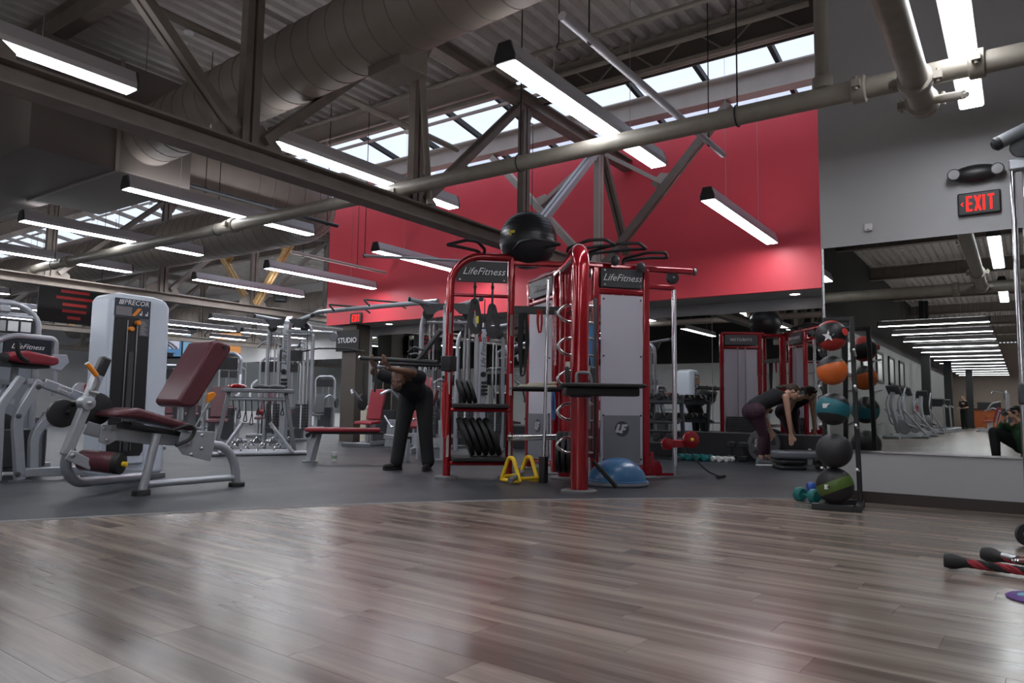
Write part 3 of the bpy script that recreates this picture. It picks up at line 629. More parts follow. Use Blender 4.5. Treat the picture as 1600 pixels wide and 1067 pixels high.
for k in range(3): MB().add([(-7.412, 3.665+k*.016, 1.775), (-7.412, 3.675+k*.016, 1.775), (-7.412, 3.687+k*.016, 1.825), (-7.412, 3.677+k*.016, 1.825)], [(0, 1, 2, 3)]).build('stripe', 'white_print', sg)
MB().b2(-7.414, -7.411, 3.64, 3.80, 1.665, 1.755).build('photo_print', mat('print_grey', (.20, .19, .20), .5), sg)
MB().add([(-7.410, 3.80, 1.67), (-7.410, 3.84, 1.67), (-7.410, 3.90, 1.75), (-7.410, 3.86, 1.75)], [(0, 1, 2, 3)]).build('swoosh', 'orange', sg)
for y in (3.89, 3.95): MB().b2(-7.412, -7.410, y-.01, y+.015, 1.68, 1.70).b2(-7.412, -7.410, y+.008, y+.016, 1.69, 1.725).build('pictogram', 'white_print', sg)
MB().b2(-7.418, -7.412, 3.885, 3.985, 1.47, 1.645).build('text_panel', mat('placard_grey', (.10, .105, .12), .5), t)
for k in range(9): MB().b2(-7.412, -7.411, 3.90, 3.965-.012*(k % 3), 1.485+k*.016, 1.490+k*.016).build('text_line', 'grey_print', t)
MB().b2(-7.85, -7.45, 3.60, 4.28, 0, .06).build('tower_base', 'silver_dark', t, .01)
# frame
fx = -6.2
MB().cyl((fx, 3.46, .52), (fx, 3.36, .03), .036, 14).build('front_leg', 'silver_paint', t)
foot((fx, 3.35, 0), .075, t, .05)
MB().tube([(fx, 3.40, .09), (fx, 4.25, .09)], .030, 12).build('floor_tube', 'silver_paint', t)
MB().tube([(fx, 3.92, .42), (fx, 4.13, .39), (fx, 4.24, .24), (fx, 4.27, .04)], .040, 14, .10).build('rear_leg', 'silver_paint', t)
foot((fx, 4.275, 0), .075, t, .045)
MB().tube([(-6.35, 2.83, .42), (-6.38, 2.80, .27), (-6.45, 2.92, .12), (-6.6, 3.2, .11), (-6.9, 3.80, .09), (-7.45, 3.86, .08)], .042, 14, .12).build('base_tube', 'silver_paint', t)
MB().tube([(-6.45, 2.98, .575), (-6.40, 3.12, .53), (-6.36, 3.45, .48), (-6.3, 3.72, .46)], .05, 4, .05, prof=[(-.8, -1.1), (.8, -1.1), (.8, 1.1), (-.8, 1.1)]).build('seat_beam', 'silver_paint', t, .008)
MB().tube([(-6.32, 3.55, .46), (-6.8, 3.62, .46), (-7.5, 3.7, .46)], .04, 12).build('cross_beam', 'silver_paint', t)
br = MB().prism([(3.03, .46), (3.11, .43), (3.18, .47), (3.17, .60), (3.05, .60)], (-6.335, 0, 0), (0, 1, 0), (0, 0, 1), .012).build('bracket_plate', 'silver_paint', t, .004)
for p in ((3.07, .57), (3.14, .57), (3.10, .47)): bolt((-6.323, *p), (1, 0, 0), br)
# moving arm
MB().bar((-6.32, 2.78, .36), (-6.32, 2.99, 1.02), .085, .075, (1, 0, 0)).build('swing_arm', 'silver_paint', t, .012)
MB().bar((-6.32, 2.985, 1.0), (-6.32, 3.045, 1.165), .088, .082, (1, 0, 0)).build('arm_cover', 'black_plastic', t, .02, 3)
ax = MB().lathe([(.055, -.05), (.055, .055), (.03, .06), (0, .06)], (-6.30, 2.90, .78), (1, 0, 0), 18).build('pivot_hub', 'silver_paint', t); bolt((-6.24, 2.90, .78), (1, 0, 0), ax, .022)
for (y, z, r) in ((2.82, .69, .115), (3.08, .73, .14)):
    MB().lathe([(r, -.02), (r, .02), (r-.02, .025), (0, .025)], (-6.52, y, z), (1, 0, 0), 28).build('cam_disc', 'black_plastic', t)
MB().cyl((-6.52, 2.90, .78), (-6.3, 2.90, .78), .03, 12).cyl((-6.62, 2.85, .70), (-6.42, 2.85, .70), .02, 10).build('cam_axle', 'black_plastic', t)
h = MB().cyl((-6.22, 2.855, 1.095), (-6.22, 2.935, 1.005), .02, 12).build('handle_grip', 'orange', t)
MB().cyl((-6.22, 2.853, 1.098), (-6.22, 2.848, 1.104), .019, 12).build('grip_cap', 'white_plastic', h)
MB().tube([(-6.22, 2.935, 1.005), (-6.22, 2.955, .97), (-6.23, 2.94, .90), (-6.27, 2.93, .87)], .009, 8, .02).build('handle_rod', 'chrome_dull', t)
MB().cyl((-6.25, 2.895, .875), (-6.25, 2.97, .86), .014, 8).build('adjuster_pin', 'chrome_dull', t)
MB().bar((-6.28, 2.78, .37), (-6.28, 2.97, .27), .02, .085, (1, 0, 0)).build('roller_bracket', 'silver_paint', t, .006)
bolt((-6.27, 2.81, .36), (1, 0, 0), t, .02)
ro = MB().lathe([(0, 0), (.075, 0), (.088, .02), (.088, .27), (.085, .29), (0, .29)], (-6.42, 2.94, .315), (.42, .30, -.05), 22).build('roller_pad', 'vinyl_wine', t)
d = V(.42, .30, -.05).normalized(); c = V(-6.42, 2.94, .315)
MB().lathe([(.088, .29), (.088, .345), (.06, .352), (0, .352)], c, d, 22).build('roller_end', 'black_rubber', ro)
MB().lathe([(.022, .352), (.022, .39), (.012, .395), (0, .395)], c, d, 12).build('end_plug', 'yellow', ro)
# seat and backrest
pad([(3.06, .67), (3.09, .715), (3.26, .745), (3.42, .70), (3.78, .595), (3.77, .535), (3.28, .655)], -6.56, -6.14, 'seat', 'vinyl_wine', t, .025)
MB().prism([(3.24, .62), (3.76, .52), (3.76, .48), (3.24, .575)], (-6.5, 0, 0), (0, 1, 0), (0, 0, 1), .30).build('seat_plate', 'black_plastic', t, .01)
bk = pad([(3.60, .80), (3.645, .755), (3.76, .75), (3.81, .80), (4.115, 1.30), (4.10, 1.355), (3.96, 1.385), (3.90, 1.355)], -6.54, -6.14, 'backrest', 'vinyl_wine', t, .03)
MB().box((-6.13, 4.03, 1.315), (.008, .022, .034), (.5, 0, 0)).build('care_tag', 'black_plastic', bk)
MB().tube([(-6.3, 3.83, .80), (-6.3, 3.83, .50)], .04, 12).build('back_post', 'silver_dark', t)
MB().prism([(3.66, .55), (3.99, .53), (3.99, .40), (3.955, .26), (3.68, .335), (3.63, .40)], (-6.165, 0, 0), (0, 1, 0), (0, 0, 1), .012).build('side_plate', 'silver_paint', t, .005)
for p in ((3.86, .50), (3.86, .38), (3.76, .33), (3.74, .42)): bolt((-6.153, *p), (1, 0, 0), t)
lv = MB().cyl((-6.12, 3.735, .40), (-6.12, 3.735, .51), .008, 8).cyl((-6.12, 3.735, .51), (-6.12, 3.885, .80), .009, 8).build('adjust_lever', 'chrome_dull', t)
MB().prism([(3.87, .79), (3.93, .835), (3.955, .875), (3.93, .90), (3.87, .885), (3.865, .84)], (-6.135, 0, 0), (0, 1, 0), (0, 0, 1), .03).build('lever_knob', 'orange', lv, .008)
MB().tube([(-6.12, 3.55, .55), (-6.1, 3.70, .60), (-6.1, 3.76, .56), (-6.1, 3.72, .47), (-6.1, 3.58, .42)], .016, 8, .05).build('side_handle', 'black_rubber', t)
# ---------------------------------------------------- leg curl machine on the left
t = thing('leg_curl_machine', 'silver leg curl machine with red chest pad and black name panel', 'gym machine', (0, 0, 0))
def sqt(pts, w, name, parent, m='silver_paint', h=None, r=.0):
    return MB().tube(pts, w, 4, r, prof=[(-.5, -.5*(h or w)/w), (.5, -.5*(h or w)/w), (.5, .5*(h or w)/w), (-.5, .5*(h or w)/w)]).build(name, m, parent, .008)
for x in (-8.05, -8.75):
    sqt([(x, 3.14, .02), (x, 3.07, .62), (x, 3.25, .99)], .085, 'side_frame', t, r=.1)
    sqt([(x-.03, 2.95, .02), (x-.03, 2.93, .72), (x-.03, 3.10, 1.02)], .075, 'side_frame', t, r=.1)
    MB().b2(x-.06, x+.06, 3.06, 3.22, 0, .02).build('foot_plate', 'silver_dark', t)
    for p in ((3.07, .64), (3.23, .93), (3.10, .08)): bolt((x+.045, *p), (1, 0, 0), t, .026, 'charcoal')
for z, y in ((.98, 3.17), (.78, 3.02)): MB().b2(-8.75, -8.05, y-.03, y+.03, z-.03, z+.03).build('cross_bar', 'silver_paint', t, .008)
sqt([(-8.05, 3.28, .97), (-8.05, 3.66, .83)], .09, 'lever_arm', t); sg = MB().box((-8.0, 3.47, .90), (.006, .15, .06), (-.35, 0, 0)).build('label_plate', 'white_print', t)
text('lettering', 'HAMMER', .035, 'black_paint', sg, (-7.996, 3.47, .912), (0, 1, -.36), (0, .36, 1), 0, .001); text('lettering', 'STRENGTH', .03, 'black_paint', sg, (-7.996, 3.465, .880), (0, 1, -.36), (0, .36, 1), 0, .001)
sqt([(-8.1, 3.27, .06), (-8.1, 3.25, .46), (-8.1, 3.40, .66)], .08, 'rear_leg', t, r=.1); sqt([(-8.4, 3.42, .06), (-8.4, 3.40, .46), (-8.4, 3.5, .66)], .08, 'rear_leg', t, 'silver_dark', r=.1)
sqt([(-8.02, 3.16, .09), (-8.02, 3.70, .08)], .085, 'base_rail', t)
sqt([(-8.78, 3.16, .09), (-8.78, 3.70, .08)], .085, 'base_rail', t)
MB().cyl((-8.35, 3.13, .97), (-8.35, 3.14, 1.14), .035, 12).build('pad_post', 'silver_dark', t)
pad([(2.93, 1.20), (2.97, 1.235), (3.13, 1.285), (3.42, 1.235), (3.43, 1.17), (3.38, 1.15), (3.08, 1.165)], -8.6, -8.05, 'chest_pad', 'vinyl_red', t, .025)
MB().prism([(3.0, 1.17), (3.38, 1.155), (3.38, 1.12), (3.05, 1.13)], (-8.5, 0, 0), (0, 1, 0), (0, 0, 1), .35).build('pad_plate', 'black_plastic', t, .01)
MB().tube([(-8.02, 3.02, 1.37), (-8.02, 3.025, 1.26), (-8.04, 3.09, 1.19), (-8.1, 3.2, 1.18)], .022, 10, .05).build('hand_grip', 'black_rubber', t)
MB().lathe([(.05, -.02), (.05, .02), (.0, .025)], (-8.0, 2.90, 1.20), (1, 0, 0), 16).build('hand_cap', 'black_plastic', t)
MB().lathe([(.14, -.02), (.14, .02), (.1, .03), (0, .03)], (-8.55, 3.12, .52), (1, 0, 0), 24).build('cam_disc', 'black_plastic', t)
MB().b2(-8.9, -8.5, 3.0, 3.55, .1, .5).build('weight_box', 'charcoal', t, .02)
# name panel frame behind
MB().tube([(-8.68, 3.02, 1.30), (-8.68, 3.10, 1.42), (-8.68, 3.24, 1.475), (-8.68, 3.64, 1.465), (-8.68, 3.66, .85)], .03, 8, .06).build('panel_frame', 'silver_paint', t)
pn_ = MB().b2(-8.70, -8.675, 3.14, 3.60, 1.20, 1.45).build('name_panel', mat('panel_navy', (.012, .016, .028), .35), t, .006)
text('lettering', 'LifeFitness', .075, 'white_print', pn_, (-8.673, 3.365, 1.36), (0, 1, 0), (0, 0, 1), .4, .001); text('lettering', 'LEG CURL', .032, 'grey_print', pn_, (-8.673, 3.36, 1.285), (0, 1, 0), (0, 0, 1), 0, .001, spacing=1.5)
MB().prism([(3.60, 1.30), (3.75, 1.30), (3.78, 1.22), (3.70, 1.12), (3.60, 1.14)], (-8.66, 0, 0), (0, 1, 0), (0, 0, 1), .012).build('pivot_plate', 'silver_paint', t, .004)
# ---------------------------------------------------- weight tower at the far left edge
t = thing('weight_tower', 'silver arched weight stack tower with exercise chart at the left', 'gym machine', (0, 0, 0))
MB().tube([(-9.05, 2.75, .02), (-9.05, 2.75, 1.75), (-9.05, 2.85, 1.86), (-9.05, 3.42, 1.85), (-9.05, 3.60, 1.70), (-9.05, 3.60, .02)], .036, 10, .12).build('arch_frame', 'silver_paint', t)
MB().b2(-9.08, -9.02, 2.78, 3.58, 1.695, 1.73).build('cross_bar', 'silver_paint', t, .008)
MB().b2(-9.10, -9.04, 2.80, 3.57, .1, 1.50).build('front_shroud', 'shroud_grey', t, .01)
ch = MB().b2(-9.05, -9.02, 2.86, 3.555, 1.52, 1.68).build('exercise_chart', 'black_plastic', t, .004)
for y in (3.34, 3.465): MB().b2(-9.018, -9.015, y-.05, y+.05, 1.545, 1.655).build('chart_square', 'white_print', ch)
MB().b2(-9.018, -9.015, 3.21, 3.27, 1.54, 1.655).build('text_block', 'grey_print', ch); MB().ball((-9.016, 3.13, 1.60), (.004, .018, .045), 8, 6).build('figure_print', mat('skin_print', (.5, .25, .17), .6), ch)
MB().b2(-9.06, -8.98, 3.19, 3.30, 1.74, 1.82).build('pulley_box', 'silver_paint', t, .015)
# ---------------------------------------------------- adductor style machine between
t = thing('pad_machine', 'machine with twin red knee pads beside the grey tower', 'gym machine', (-10.2, 4.85, 0), .2)
MB().b2(-.2, .2, -.3, .3, 0, .05).build('base', 'silver_dark', t, .01); MB().b2(-.12, .12, -.05, .3, .05, 1.42).build('tower', 'silver_dark', t, .02)
for y in (-.26, -.06): MB().b2(.0, .22, y-.085, y+.085, .74, 1.02).build('knee_pad', 'vinyl_red', t, .04, 3)
MB().cyl((.1, -.35, .86), (.1, .25, .86), .03, 10).build('pad_bar', 'silver_paint', t)
for y in (-.38, .12): MB().lathe([(.11, -.015), (.11, .015), (0, .02)], (.16, y, .92), (1, 0, 0), 18).build('pulley', 'silver_paint', t)
MB().b2(.121, .126, .18, .26, 1.05, 1.30).build('blue_placard', mat('blue_print', (.03, .09, .45), .5), t)
# hanging class schedule board behind the tower
t = thing('schedule_board', 'black hanging board with red lettering behind the pale tower', 'sign', (-15.0, 6.55, 2.3))
MB().b2(-.02, .02, -.62, .62, -.03, .82).build('board', 'black_paint', t, .006)
mat('red_print', (.55, .03, .03), .5)
for k, w in enumerate(('TRAINING ZONE', 'PLEASE RERACK', 'WEIGHTS AFTER USE', 'TOWELS ONLY', 'LOUNGE/CAFE', 'STUDIO')):
    MB().b2(.021, .024, .02-.04*len(w)/2, .02+.04*len(w)/2, .68-k*.125, .735-k*.125).build('red_text_line', 'red_print', t)
for y in (-.5, .5): MB().cyl((0, y, .82), (0, y, CZ-2.3), .005, 5).build('cable', 'black_paint', t)
# ---------------------------------------------------- cable jungle: two towers and a pull up bridge
def cable_tower(x, y, rz, label, h=2.32, word=True):
    t = thing('cable_tower', label, 'gym machine', (x, y, 0), rz)
    # centre column (flat oval), two arched side uprights, guide rods, weight stack
    sqt([(0, -.10, .02), (0, -.10, h-.12), (0, .02, h)], .13, 'column', t, 'silver_paint', .11, .1)
    if word: text('lettering', 'Life Fitness', .12, 'black_paint', t, (-.0, -.168, 1.75), (0, 0, 1), (-1, 0, 0), .25, .001)
    MB().lathe([(.05, 0), (.05, .02), (.025, .03), (.025, .02)], (0, -.165, 1.36), (0, -1, 0), 16).build('adjust_knob', 'black_plastic', t)
    for k in range(4): MB().box((.02, -.19, 1.02+k*.065), (.11, .06, .045)).build('cable_hook', 'black_plastic', t, .01)
    MB().b2(-.13, .13, -.22, .04, 0, .025).build('foot_plate', 'silver_dark', t)
    for s in (-1, 1):
        MB().tube([(s*.42, .05, .02), (s*.42, .05, h-.30), (s*.36, .05, h-.12), (s*.10, .02, h-.06)], .035, 10, .12).build('side_upright', 'silver_paint', t)
        MB().cyl((s*.30, .08, .40), (s*.30, .08, h-.25), .014, 8).build('guide_rod', 'chrome_dull', t)
        MB().cyl((s*.24, .08, .40), (s*.24, .08, h-.25), .014, 8).build('guide_rod', 'chrome_dull', t)
        MB().cyl((s*.34, .0, .50), (s*.34, .0, h-.2), .005, 6).build('cable', 'black_paint', t); MB().cyl((s*.18, .06, .85), (s*.18, .06, h-.2), .005, 6).build('cable', 'black_paint', t)
        for k in range(9): MB().b2(s*.27-.11, s*.27+.11, 0, .18, .33+k*.052, .33+k*.052+.047).build('weight_plate', 'charcoal', t, smooth=False)
        MB().b2(s*.27-.012, s*.27+.012, -.004, .0, .36, .78).build('number_strip', 'white_print', t)
        MB().tube([(s*.05, .0, h-.05), (s*.28, -.12, h-.02), (s*.52, -.28, h+.02)], .032, 10, .1).build('top_arm', 'silver_paint', t)
        MB().lathe([(.034, 0), (.036, .03), (0, .035)], (s*.52, -.28, h+.02), (s*.24, -.16, .04), 12).build('arm_cap', 'black_plastic', t)
        pu = MB().lathe([(.085, -.012), (.085, .012), (.05, .02), (0, .02)], (s*.30, -.05, h-.16), (0, -1, 0), 20).build('pulley', 'black_plastic', t); bolt((s*.30, -.07, h-.16), (0, -1, 0), pu)
        MB().prism([(.02, 0), (.42, .0), (.30, -.16), (.20, -.16)], (0, -.14, h-.02), (s, 0, 0), (0, 0, 1), .012).build('pulley_bracket', 'charcoal', t)
    MB().cyl((-.42, .05, h-.28), (.42, .05, h-.28), .022, 10).build('cross_tube', 'silver_paint', t)
    MB().tube([(-.44, .08, .36), (.44, .08, .36)], .05, 4, prof=[(-.5, -.5), (.5, -.5), (.5, .5), (-.5, .5)]).build('stack_base', 'silver_paint', t)
    for s in (-1, 1): MB().cyl((s*.42, .08, .02), (s*.42, .08, .4), .03, 8).build('stack_leg', 'silver_dark', t)
    return t
TA = radians(28)
cable_tower(-10.75, 8.35, TA, 'silver cable tower with black lettering beside the flat bench')
cable_tower(-6.95, 8.25, TA, 'silver cable tower behind the bending man', word=False)
cable_tower(-7.9, 10.3, TA+.4, 'silver cable tower seen through the red strap frame', 2.25)
t = thing('pull_up_bridge', 'silver pull up bar with angled black grips joining two cable towers', 'gym bar', (0, 0, 0))
a, b = V(-10.5, 8.4, 2.30), V(-7.3, 8.4, 2.40)
MB().tube([a, a.lerp(b, .15)+V(0, 0, .09), b], .038, 12, .15).build('bar', 'silver_paint', t)
dd = (b-a).normalized(); nn = V(-dd.y, dd.x, 0).normalized()
for f0 in (.36, .62):
    c = a.lerp(b, f0)+V(0, 0, .07)
    MB().tube([c+dd*.04-nn*.30-V(0, 0, .06), c-dd*.12-nn*.28+V(0, 0, .06), c+dd*.1+nn*.28+V(0, 0, .06), c+dd*.26+nn*.30-V(0, 0, .05)], .016, 8, .04).build('grip', 'black_rubber', t)
# lat bar hanging right of the tower
t = thing('lat_bar', 'wide angled lat pulldown bar hanging below its pulley by the studio sign', 'gym bar', (-10.05, 8.75, -.10), .4)
MB().tube([(-.62, 0, 1.83), (-.30, 0, 1.89), (.30, 0, 1.89), (.62, 0, 1.83)], .014, 8, .05).build('bar', 'black_rubber', t)
MB().cyl((0, 0, 1.9), (0, 0, 2.05), .006, 6).build('link', 'chrome_dull', t); MB().lathe([(.085, -.02), (.085, .02), (0, .03)], (0, 0, 2.10), (0, 1, 0), 20).build('pulley', 'silver_dark', t); MB().cyl((0, 0, 2.17), (-.75, -.3, 2.17), .025, 8).build('boom', 'silver_paint', t)
# ---------------------------------------------------- flat bench
t = thing('flat_bench', 'flat red bench with a single grey leg beside the paper cup', 'bench', (0, 0, 0))
p0, p1 = V(-8.10, 6.70, .42), V(-7.40, 7.42, .42); dv = (p1-p0).normalized(); sv = V(-dv.y, dv.x, 0)
MB().prism([(0, -.15), (.05, -.19), (.97, -.15), (1.02, -.12), (1.02, .12), (.97, .15), (.05, .19), (0, .15)], p0-dv*.06, dv, sv, .055).build('seat', 'vinyl_red', t, .02, 3)
MB().prism([(0, -.12), (1.0, -.12), (1.0, .12), (0, .12)], p0-V(0, 0, .03), dv, sv, .028).build('underboard', 'black_plastic', t)
sqt([p0+dv*.10-V(0, 0, .02), p0+dv*.02-V(0, 0, .41)], .10, 'leg', t)
sqt([p1-V(0, 0, .06), p1+dv*.30-V(0, 0, .10)], .07, 'rear_tube', t); sqt([p1+dv*.33-V(0, 0, .10), p1+dv*.33-V(0, 0, .42)], .07, 'leg', t)
MB().prism([(-.10, -.10), (.10, -.10), (.10, .10), (-.10, .10)], V(p0.x, p0.y, 0)+dv*.02, dv, sv, .02).build('foot_plate', 'silver_dark', t)
MB().cyl(p0-dv*.02-V(0, 0, .05)-sv*.12, p0-dv*.02-V(0, 0, .05)+sv*.12, .03, 10).build('roller', 'black_rubber', t)
t = thing('paper_cup', 'white paper coffee cup with leaf print on the floor by the bench', 'cup', (-7.90, 6.98, .004))
MB().lathe([(0, 0), (.030, 0), (.041, .115), (.038, .115), (0, .112)], (0, 0, 0), (0, 0, 1), 18).build('cup', 'white_plastic', t)
MB().lathe([(.0, .114), (.044, .114), (.044, .122), (.038, .135), (0, .135)], (0, 0, 0), (0, 0, 1), 18).build('lid', 'white_plastic', t); MB().lathe([(.0355, .04), (.0395, .085)], (0, 0, 0), (0, 0, 1), 18).build('print_band', mat('leaf_green', (.30, .42, .30), .6, noise=.8, nscale=90), t)
# ---------------------------------------------------- accessory stand (A frame)
t = thing('attachment_stand', 'grey A frame stand with a tray hung with cable attachments', 'rack', (-9.65, 6.95, 0), radians(62))
for s in (-1, 1):
    sqt([(s*.42, -.0, .96), (s*.58, -.05, .04)], .06, 'leg', t, 'silver_dark'); sqt([(s*.20, .0, .5), (s*.52, -.22, .05)], .05, 'brace', t)
MB().cyl((-.75, -.1, .04), (.75, -.1, .04), .035, 12).build('base_tube', 'silver_paint', t); MB().cyl((-.6, .3, .04), (.6, .3, .04), .035, 12).build('base_tube', 'silver_paint', t)
for s in (-1, 1): MB().cyl((s*.58, -.1, .04), (s*.58, .3, .04), .03, 10).build('base_side', 'silver_paint', t)
MB().b2(-.52, .52, -.16, .18, .96, 1.02).build('tray', 'silver_dark', t, .012); MB().cyl((-.45, 0, .86), (.45, 0, .86), .03, 10).build('upper_tube', 'silver_paint', t)
for k in range(9):
    x = -.36+k*.09; L = .22+.05*((k*5) % 4)
    MB().tube([(x, -.04, .84), (x+.01, -.06, .84-L*.5), (x-.02, -.06, .84-L), (x+.03, -.06, .84-L), (x+.012, -.06, .84-L*.5)], .008, 6, .02).build('hanging_strap', 'black_rubber', t)
for k in range(12):
    x = -.45+.08*k; z = .07+.09*((k*7) % 3)/2
    MB().tube([(x, .05, z), (x+.06, .0, z+.12), (x+.13, .1, z+.03)], .012, 6, .03).build('chrome_handle', 'chrome', t)
for k, (x, m_) in enumerate(((-.3, 'rig_red'), (.05, 'charcoal'), (.28, 'charcoal'))): MB().ball((x, 0, 1.05), (.14, .09, .04), 12, 6).build('ankle_cuff', m_, t)
# ---------------------------------------------------- generic background stations
def station(x, y, rz, label, kind, h=1.75, padm='vinyl_red'):
    t = thing('strength_machine', label, 'gym machine', (x, y, 0), rz, 'silver strength machines in the background')
    MB().tube([(-.32, .1, .02), (-.32, .1, h-.1), (-.22, .1, h), (.22, .1, h), (.32, .1, h-.1), (.32, .1, .02)], .035, 8, .1).build('arch_frame', 'silver_paint', t)
    MB().b2(-.24, .24, .04, .26, .06, .70).build('weight_stack', 'charcoal', t, .008)
    for s in (-1, 1): MB().cyl((s*.1, .15, .7), (s*.1, .15, h-.05), .012, 6).build('guide_rod', 'chrome_dull', t)
    MB().b2(-.5, .5, .02, .26, 0, .06).build('base', 'silver_dark', t, .01); sqt([(0, .1, .05), (0, -1.0, .05)], .07, 'floor_rail', t)
    MB().b2(-.3, .3, -1.05, -.95, 0, .08).build('front_base', 'silver_dark', t, .01)
    MB().b2(-.27, .27, .0, .02, h-.34, h-.10).build('chart', 'black_plastic', t)
    sqt([(0, -.62, .05), (0, -.60, .42)], .07, 'seat_post', t)
    pad([(-.82, .42), (-.80, .48), (-.42, .50), (-.40, .44)], -.19, .19, 'seat', padm, t)
    if kind in (0, 2): pad([(-.42, .52), (-.36, .50), (-.16, 1.08), (-.24, 1.12)], -.16, .16, 'backrest', padm, t); sqt([(0, -.34, .3), (0, -.18, .95)], .05, 'back_post', t)
    for s in (-1, 1):
        if kind == 0: MB().tube([(s*.34, -.1, 1.35), (s*.36, -.45, 1.25), (s*.36, -.62, .95), (s*.30, -.72, .92)], .024, 8, .1).build('press_arm', 'silver_paint', t)
        elif kind == 1: MB().tube([(s*.12, .0, h-.05), (s*.4, -.45, h+.06), (s*.55, -.5, h-.08)], .02, 8, .1).build('pull_arm', 'silver_dark', t); MB().lathe([(.05, -.16), (.05, .16)], (s*.20, -.75, .62), (1, 0, 0), 12).build('roller_pad', padm, t)
        else: MB().lathe([(.17, -.02), (.17, .02), (.05, .03)], (s*.45, -.05, .85), (1, 0, 0), 20).build('loaded_plate', 'iron', t); MB().tube([(s*.45, -.05, .85), (s*.42, -.55, 1.1), (s*.3, -.7, 1.0)], .028, 8, .08).build('lever_arm', 'silver_paint', t)
    return t
spots = [(-13.1, 8.6, .9, 0, 1.8, 'beside the weight tower'), (-15.4, 8.1, 1.3, 1, 2.0, 'behind the red twin pads'), (-12.9, 10.1, .5, 1, 2.05, 'left of the cable tower'), (-17.2, 9.8, 1.0, 2, 1.7, 'behind the attachment stand'), (-15.0, 11.2, .7, 0, 1.9, 'between the stand and the cable tower'),
    (-13.9, 13.4, .4, 2, 1.75, 'below the third television'), (-17.5, 13.6, .8, 1, 2.05, 'below the middle television'), (-20.5, 12.5, 1.0, 0, 1.85, 'below the first television'), (-22.5, 15.0, .9, 1, 2.0, 'before the far mirrors'), (-18.6, 15.9, .5, 2, 1.7, 'near the far mirror corner'),
    (-10.6, 10.6, .3, 2, 1.6, 'beside the studio post'), (-9.2, 10.75, -.2, 0, 1.6, 'behind the bending man'), (-12.0, 6.3, 1.1, 1, 1.75, 'right of the pale tower')]
for i, (x, y, rz, k, h, lab) in enumerate(spots): station(x, y, rz, 'silver strength machine '+lab, k, h, ('vinyl_wine', 'charcoal', 'vinyl_red', 'vinyl_wine')[i % 4])
# curl bar pad bench and leg press plates by the man
t = thing('leg_press', 'leg press sled with dimpled grey foot plates behind the bending man', 'gym machine', (-8.45, 9.2, 0), .5)
for s in (-1, 1): MB().box((s*.36, 0, .32), (.26, .04, .52), (-.45, 0, 0)).build('foot_plate', mat('tread', (.16, .17, .18), .6, noise=.5, nscale=70, bump=.6, bscale=60), t, .02)
MB().box((.0, .45, .85), (.34, .09, .95), (-.35, 0, 0)).build('backrest', 'vinyl_red', t, .03); sqt([(0, .5, .02), (0, .5, .5)], .1, 'post', t); sqt([(-.5, .1, .3), (.5, .1, .3)], .06, 'cross_tube', t)
MB().tube([(-.5, -.1, .62), (-.36, -.15, .42), (-.2, -.15, .48), (.05, -.12, .58), (.1, .1, .6)], .016, 8, .05).build('curl_handle', 'chrome', t); sqt([(0, .5, .05), (0, -.35, .05)], .09, 'base', t); sqt([(0, .1, .05), (0, .1, .3)], .07, 'post', t)
# televisions on the far wall
mat('tv_bezel', (.01, .01, .012), .3)
for i, (x, cols, lab) in enumerate(((-31.0, (.10, .22, .40), 'showing a blue picture'), (-29.1, (.20, .38, .55), 'showing a pale blue studio'), (-26.6, (.62, .28, .10), 'showing an orange studio'))):
    t = thing('television', 'wall television '+lab, 'television', (x, 17.9, 3.22), .45, 'televisions on the far wall')
    MB().b2(-.78, .78, -.05, .03, -.48, .48).build('bezel', 'tv_bezel', t, .012); s_ = MB().b2(-.73, .73, -.056, -.05, -.40, .44).build('screen', emat('screen_%d' % i, cols, .9), t)
    MB().b2(-.25, .25, -.06, -.056, -.05, .30).build('picture', emat('picture_%d' % i, (.55, .55, .68), .9), s_); MB().cyl((0, .02, 0), (0, .1, 0), .05, 8).build('bracket', 'charcoal', t)
# ================================================================== red training rig
mat('sticker', (.55, .53, .45), .6)
E2 = V(.65, .76, 0).normalized(); N2 = V(E2.y, -E2.x, 0)          # tower plane and its normal towards the wood floor
UP = V(0, 0, 1)
rig = thing('training_rig', 'large glossy red training rig with black name panels and pale weight towers', 'gym machine', (0, 0, 0))
def oval(p, q, w, d, name, parent=rig, m='rig_red', side=None, bev=.02): return MB().bar(p, q, w, d, side).build(name, m, parent, bev, 3)
def base_disc(p, r=.15, parent=rig): return MB().lathe([(r, 0), (r, .025), (r*.9, .035), (0, .035)], (p[0], p[1], 0), (0, 0, 1), 24).build('floor_disc', 'grey_plastic', parent)
F = V(-3.47, 6.08, 0); C = V(-4.24, 7.10, 0); L1 = V(-5.24, 6.24, 0); L2 = V(-4.74, 6.72, 0); TR = V(-3.60, 7.85, 0); TL = V(-4.01, 7.37, 0)
# front post sweeping back over the top to the core
fd = (C-F).normalized(); fs = V(-fd.y, fd.x, 0)
MB().tube([F+UP*.03, F+UP*2.33, C+UP*2.40], .086, 18, .16).build('front_post', 'rig_red', rig)
base_disc(F, .17); MB().cyl(C+UP*.03, C+UP*2.46, .075, 16).build('core_post', 'rig_red', rig); base_disc(C, .16)
st = MB().box(C-N2*-.076+UP*1.28, (.05, .006, .07), (0, 0, atan2(E2.y, E2.x))).build('sticker', 'sticker', rig)
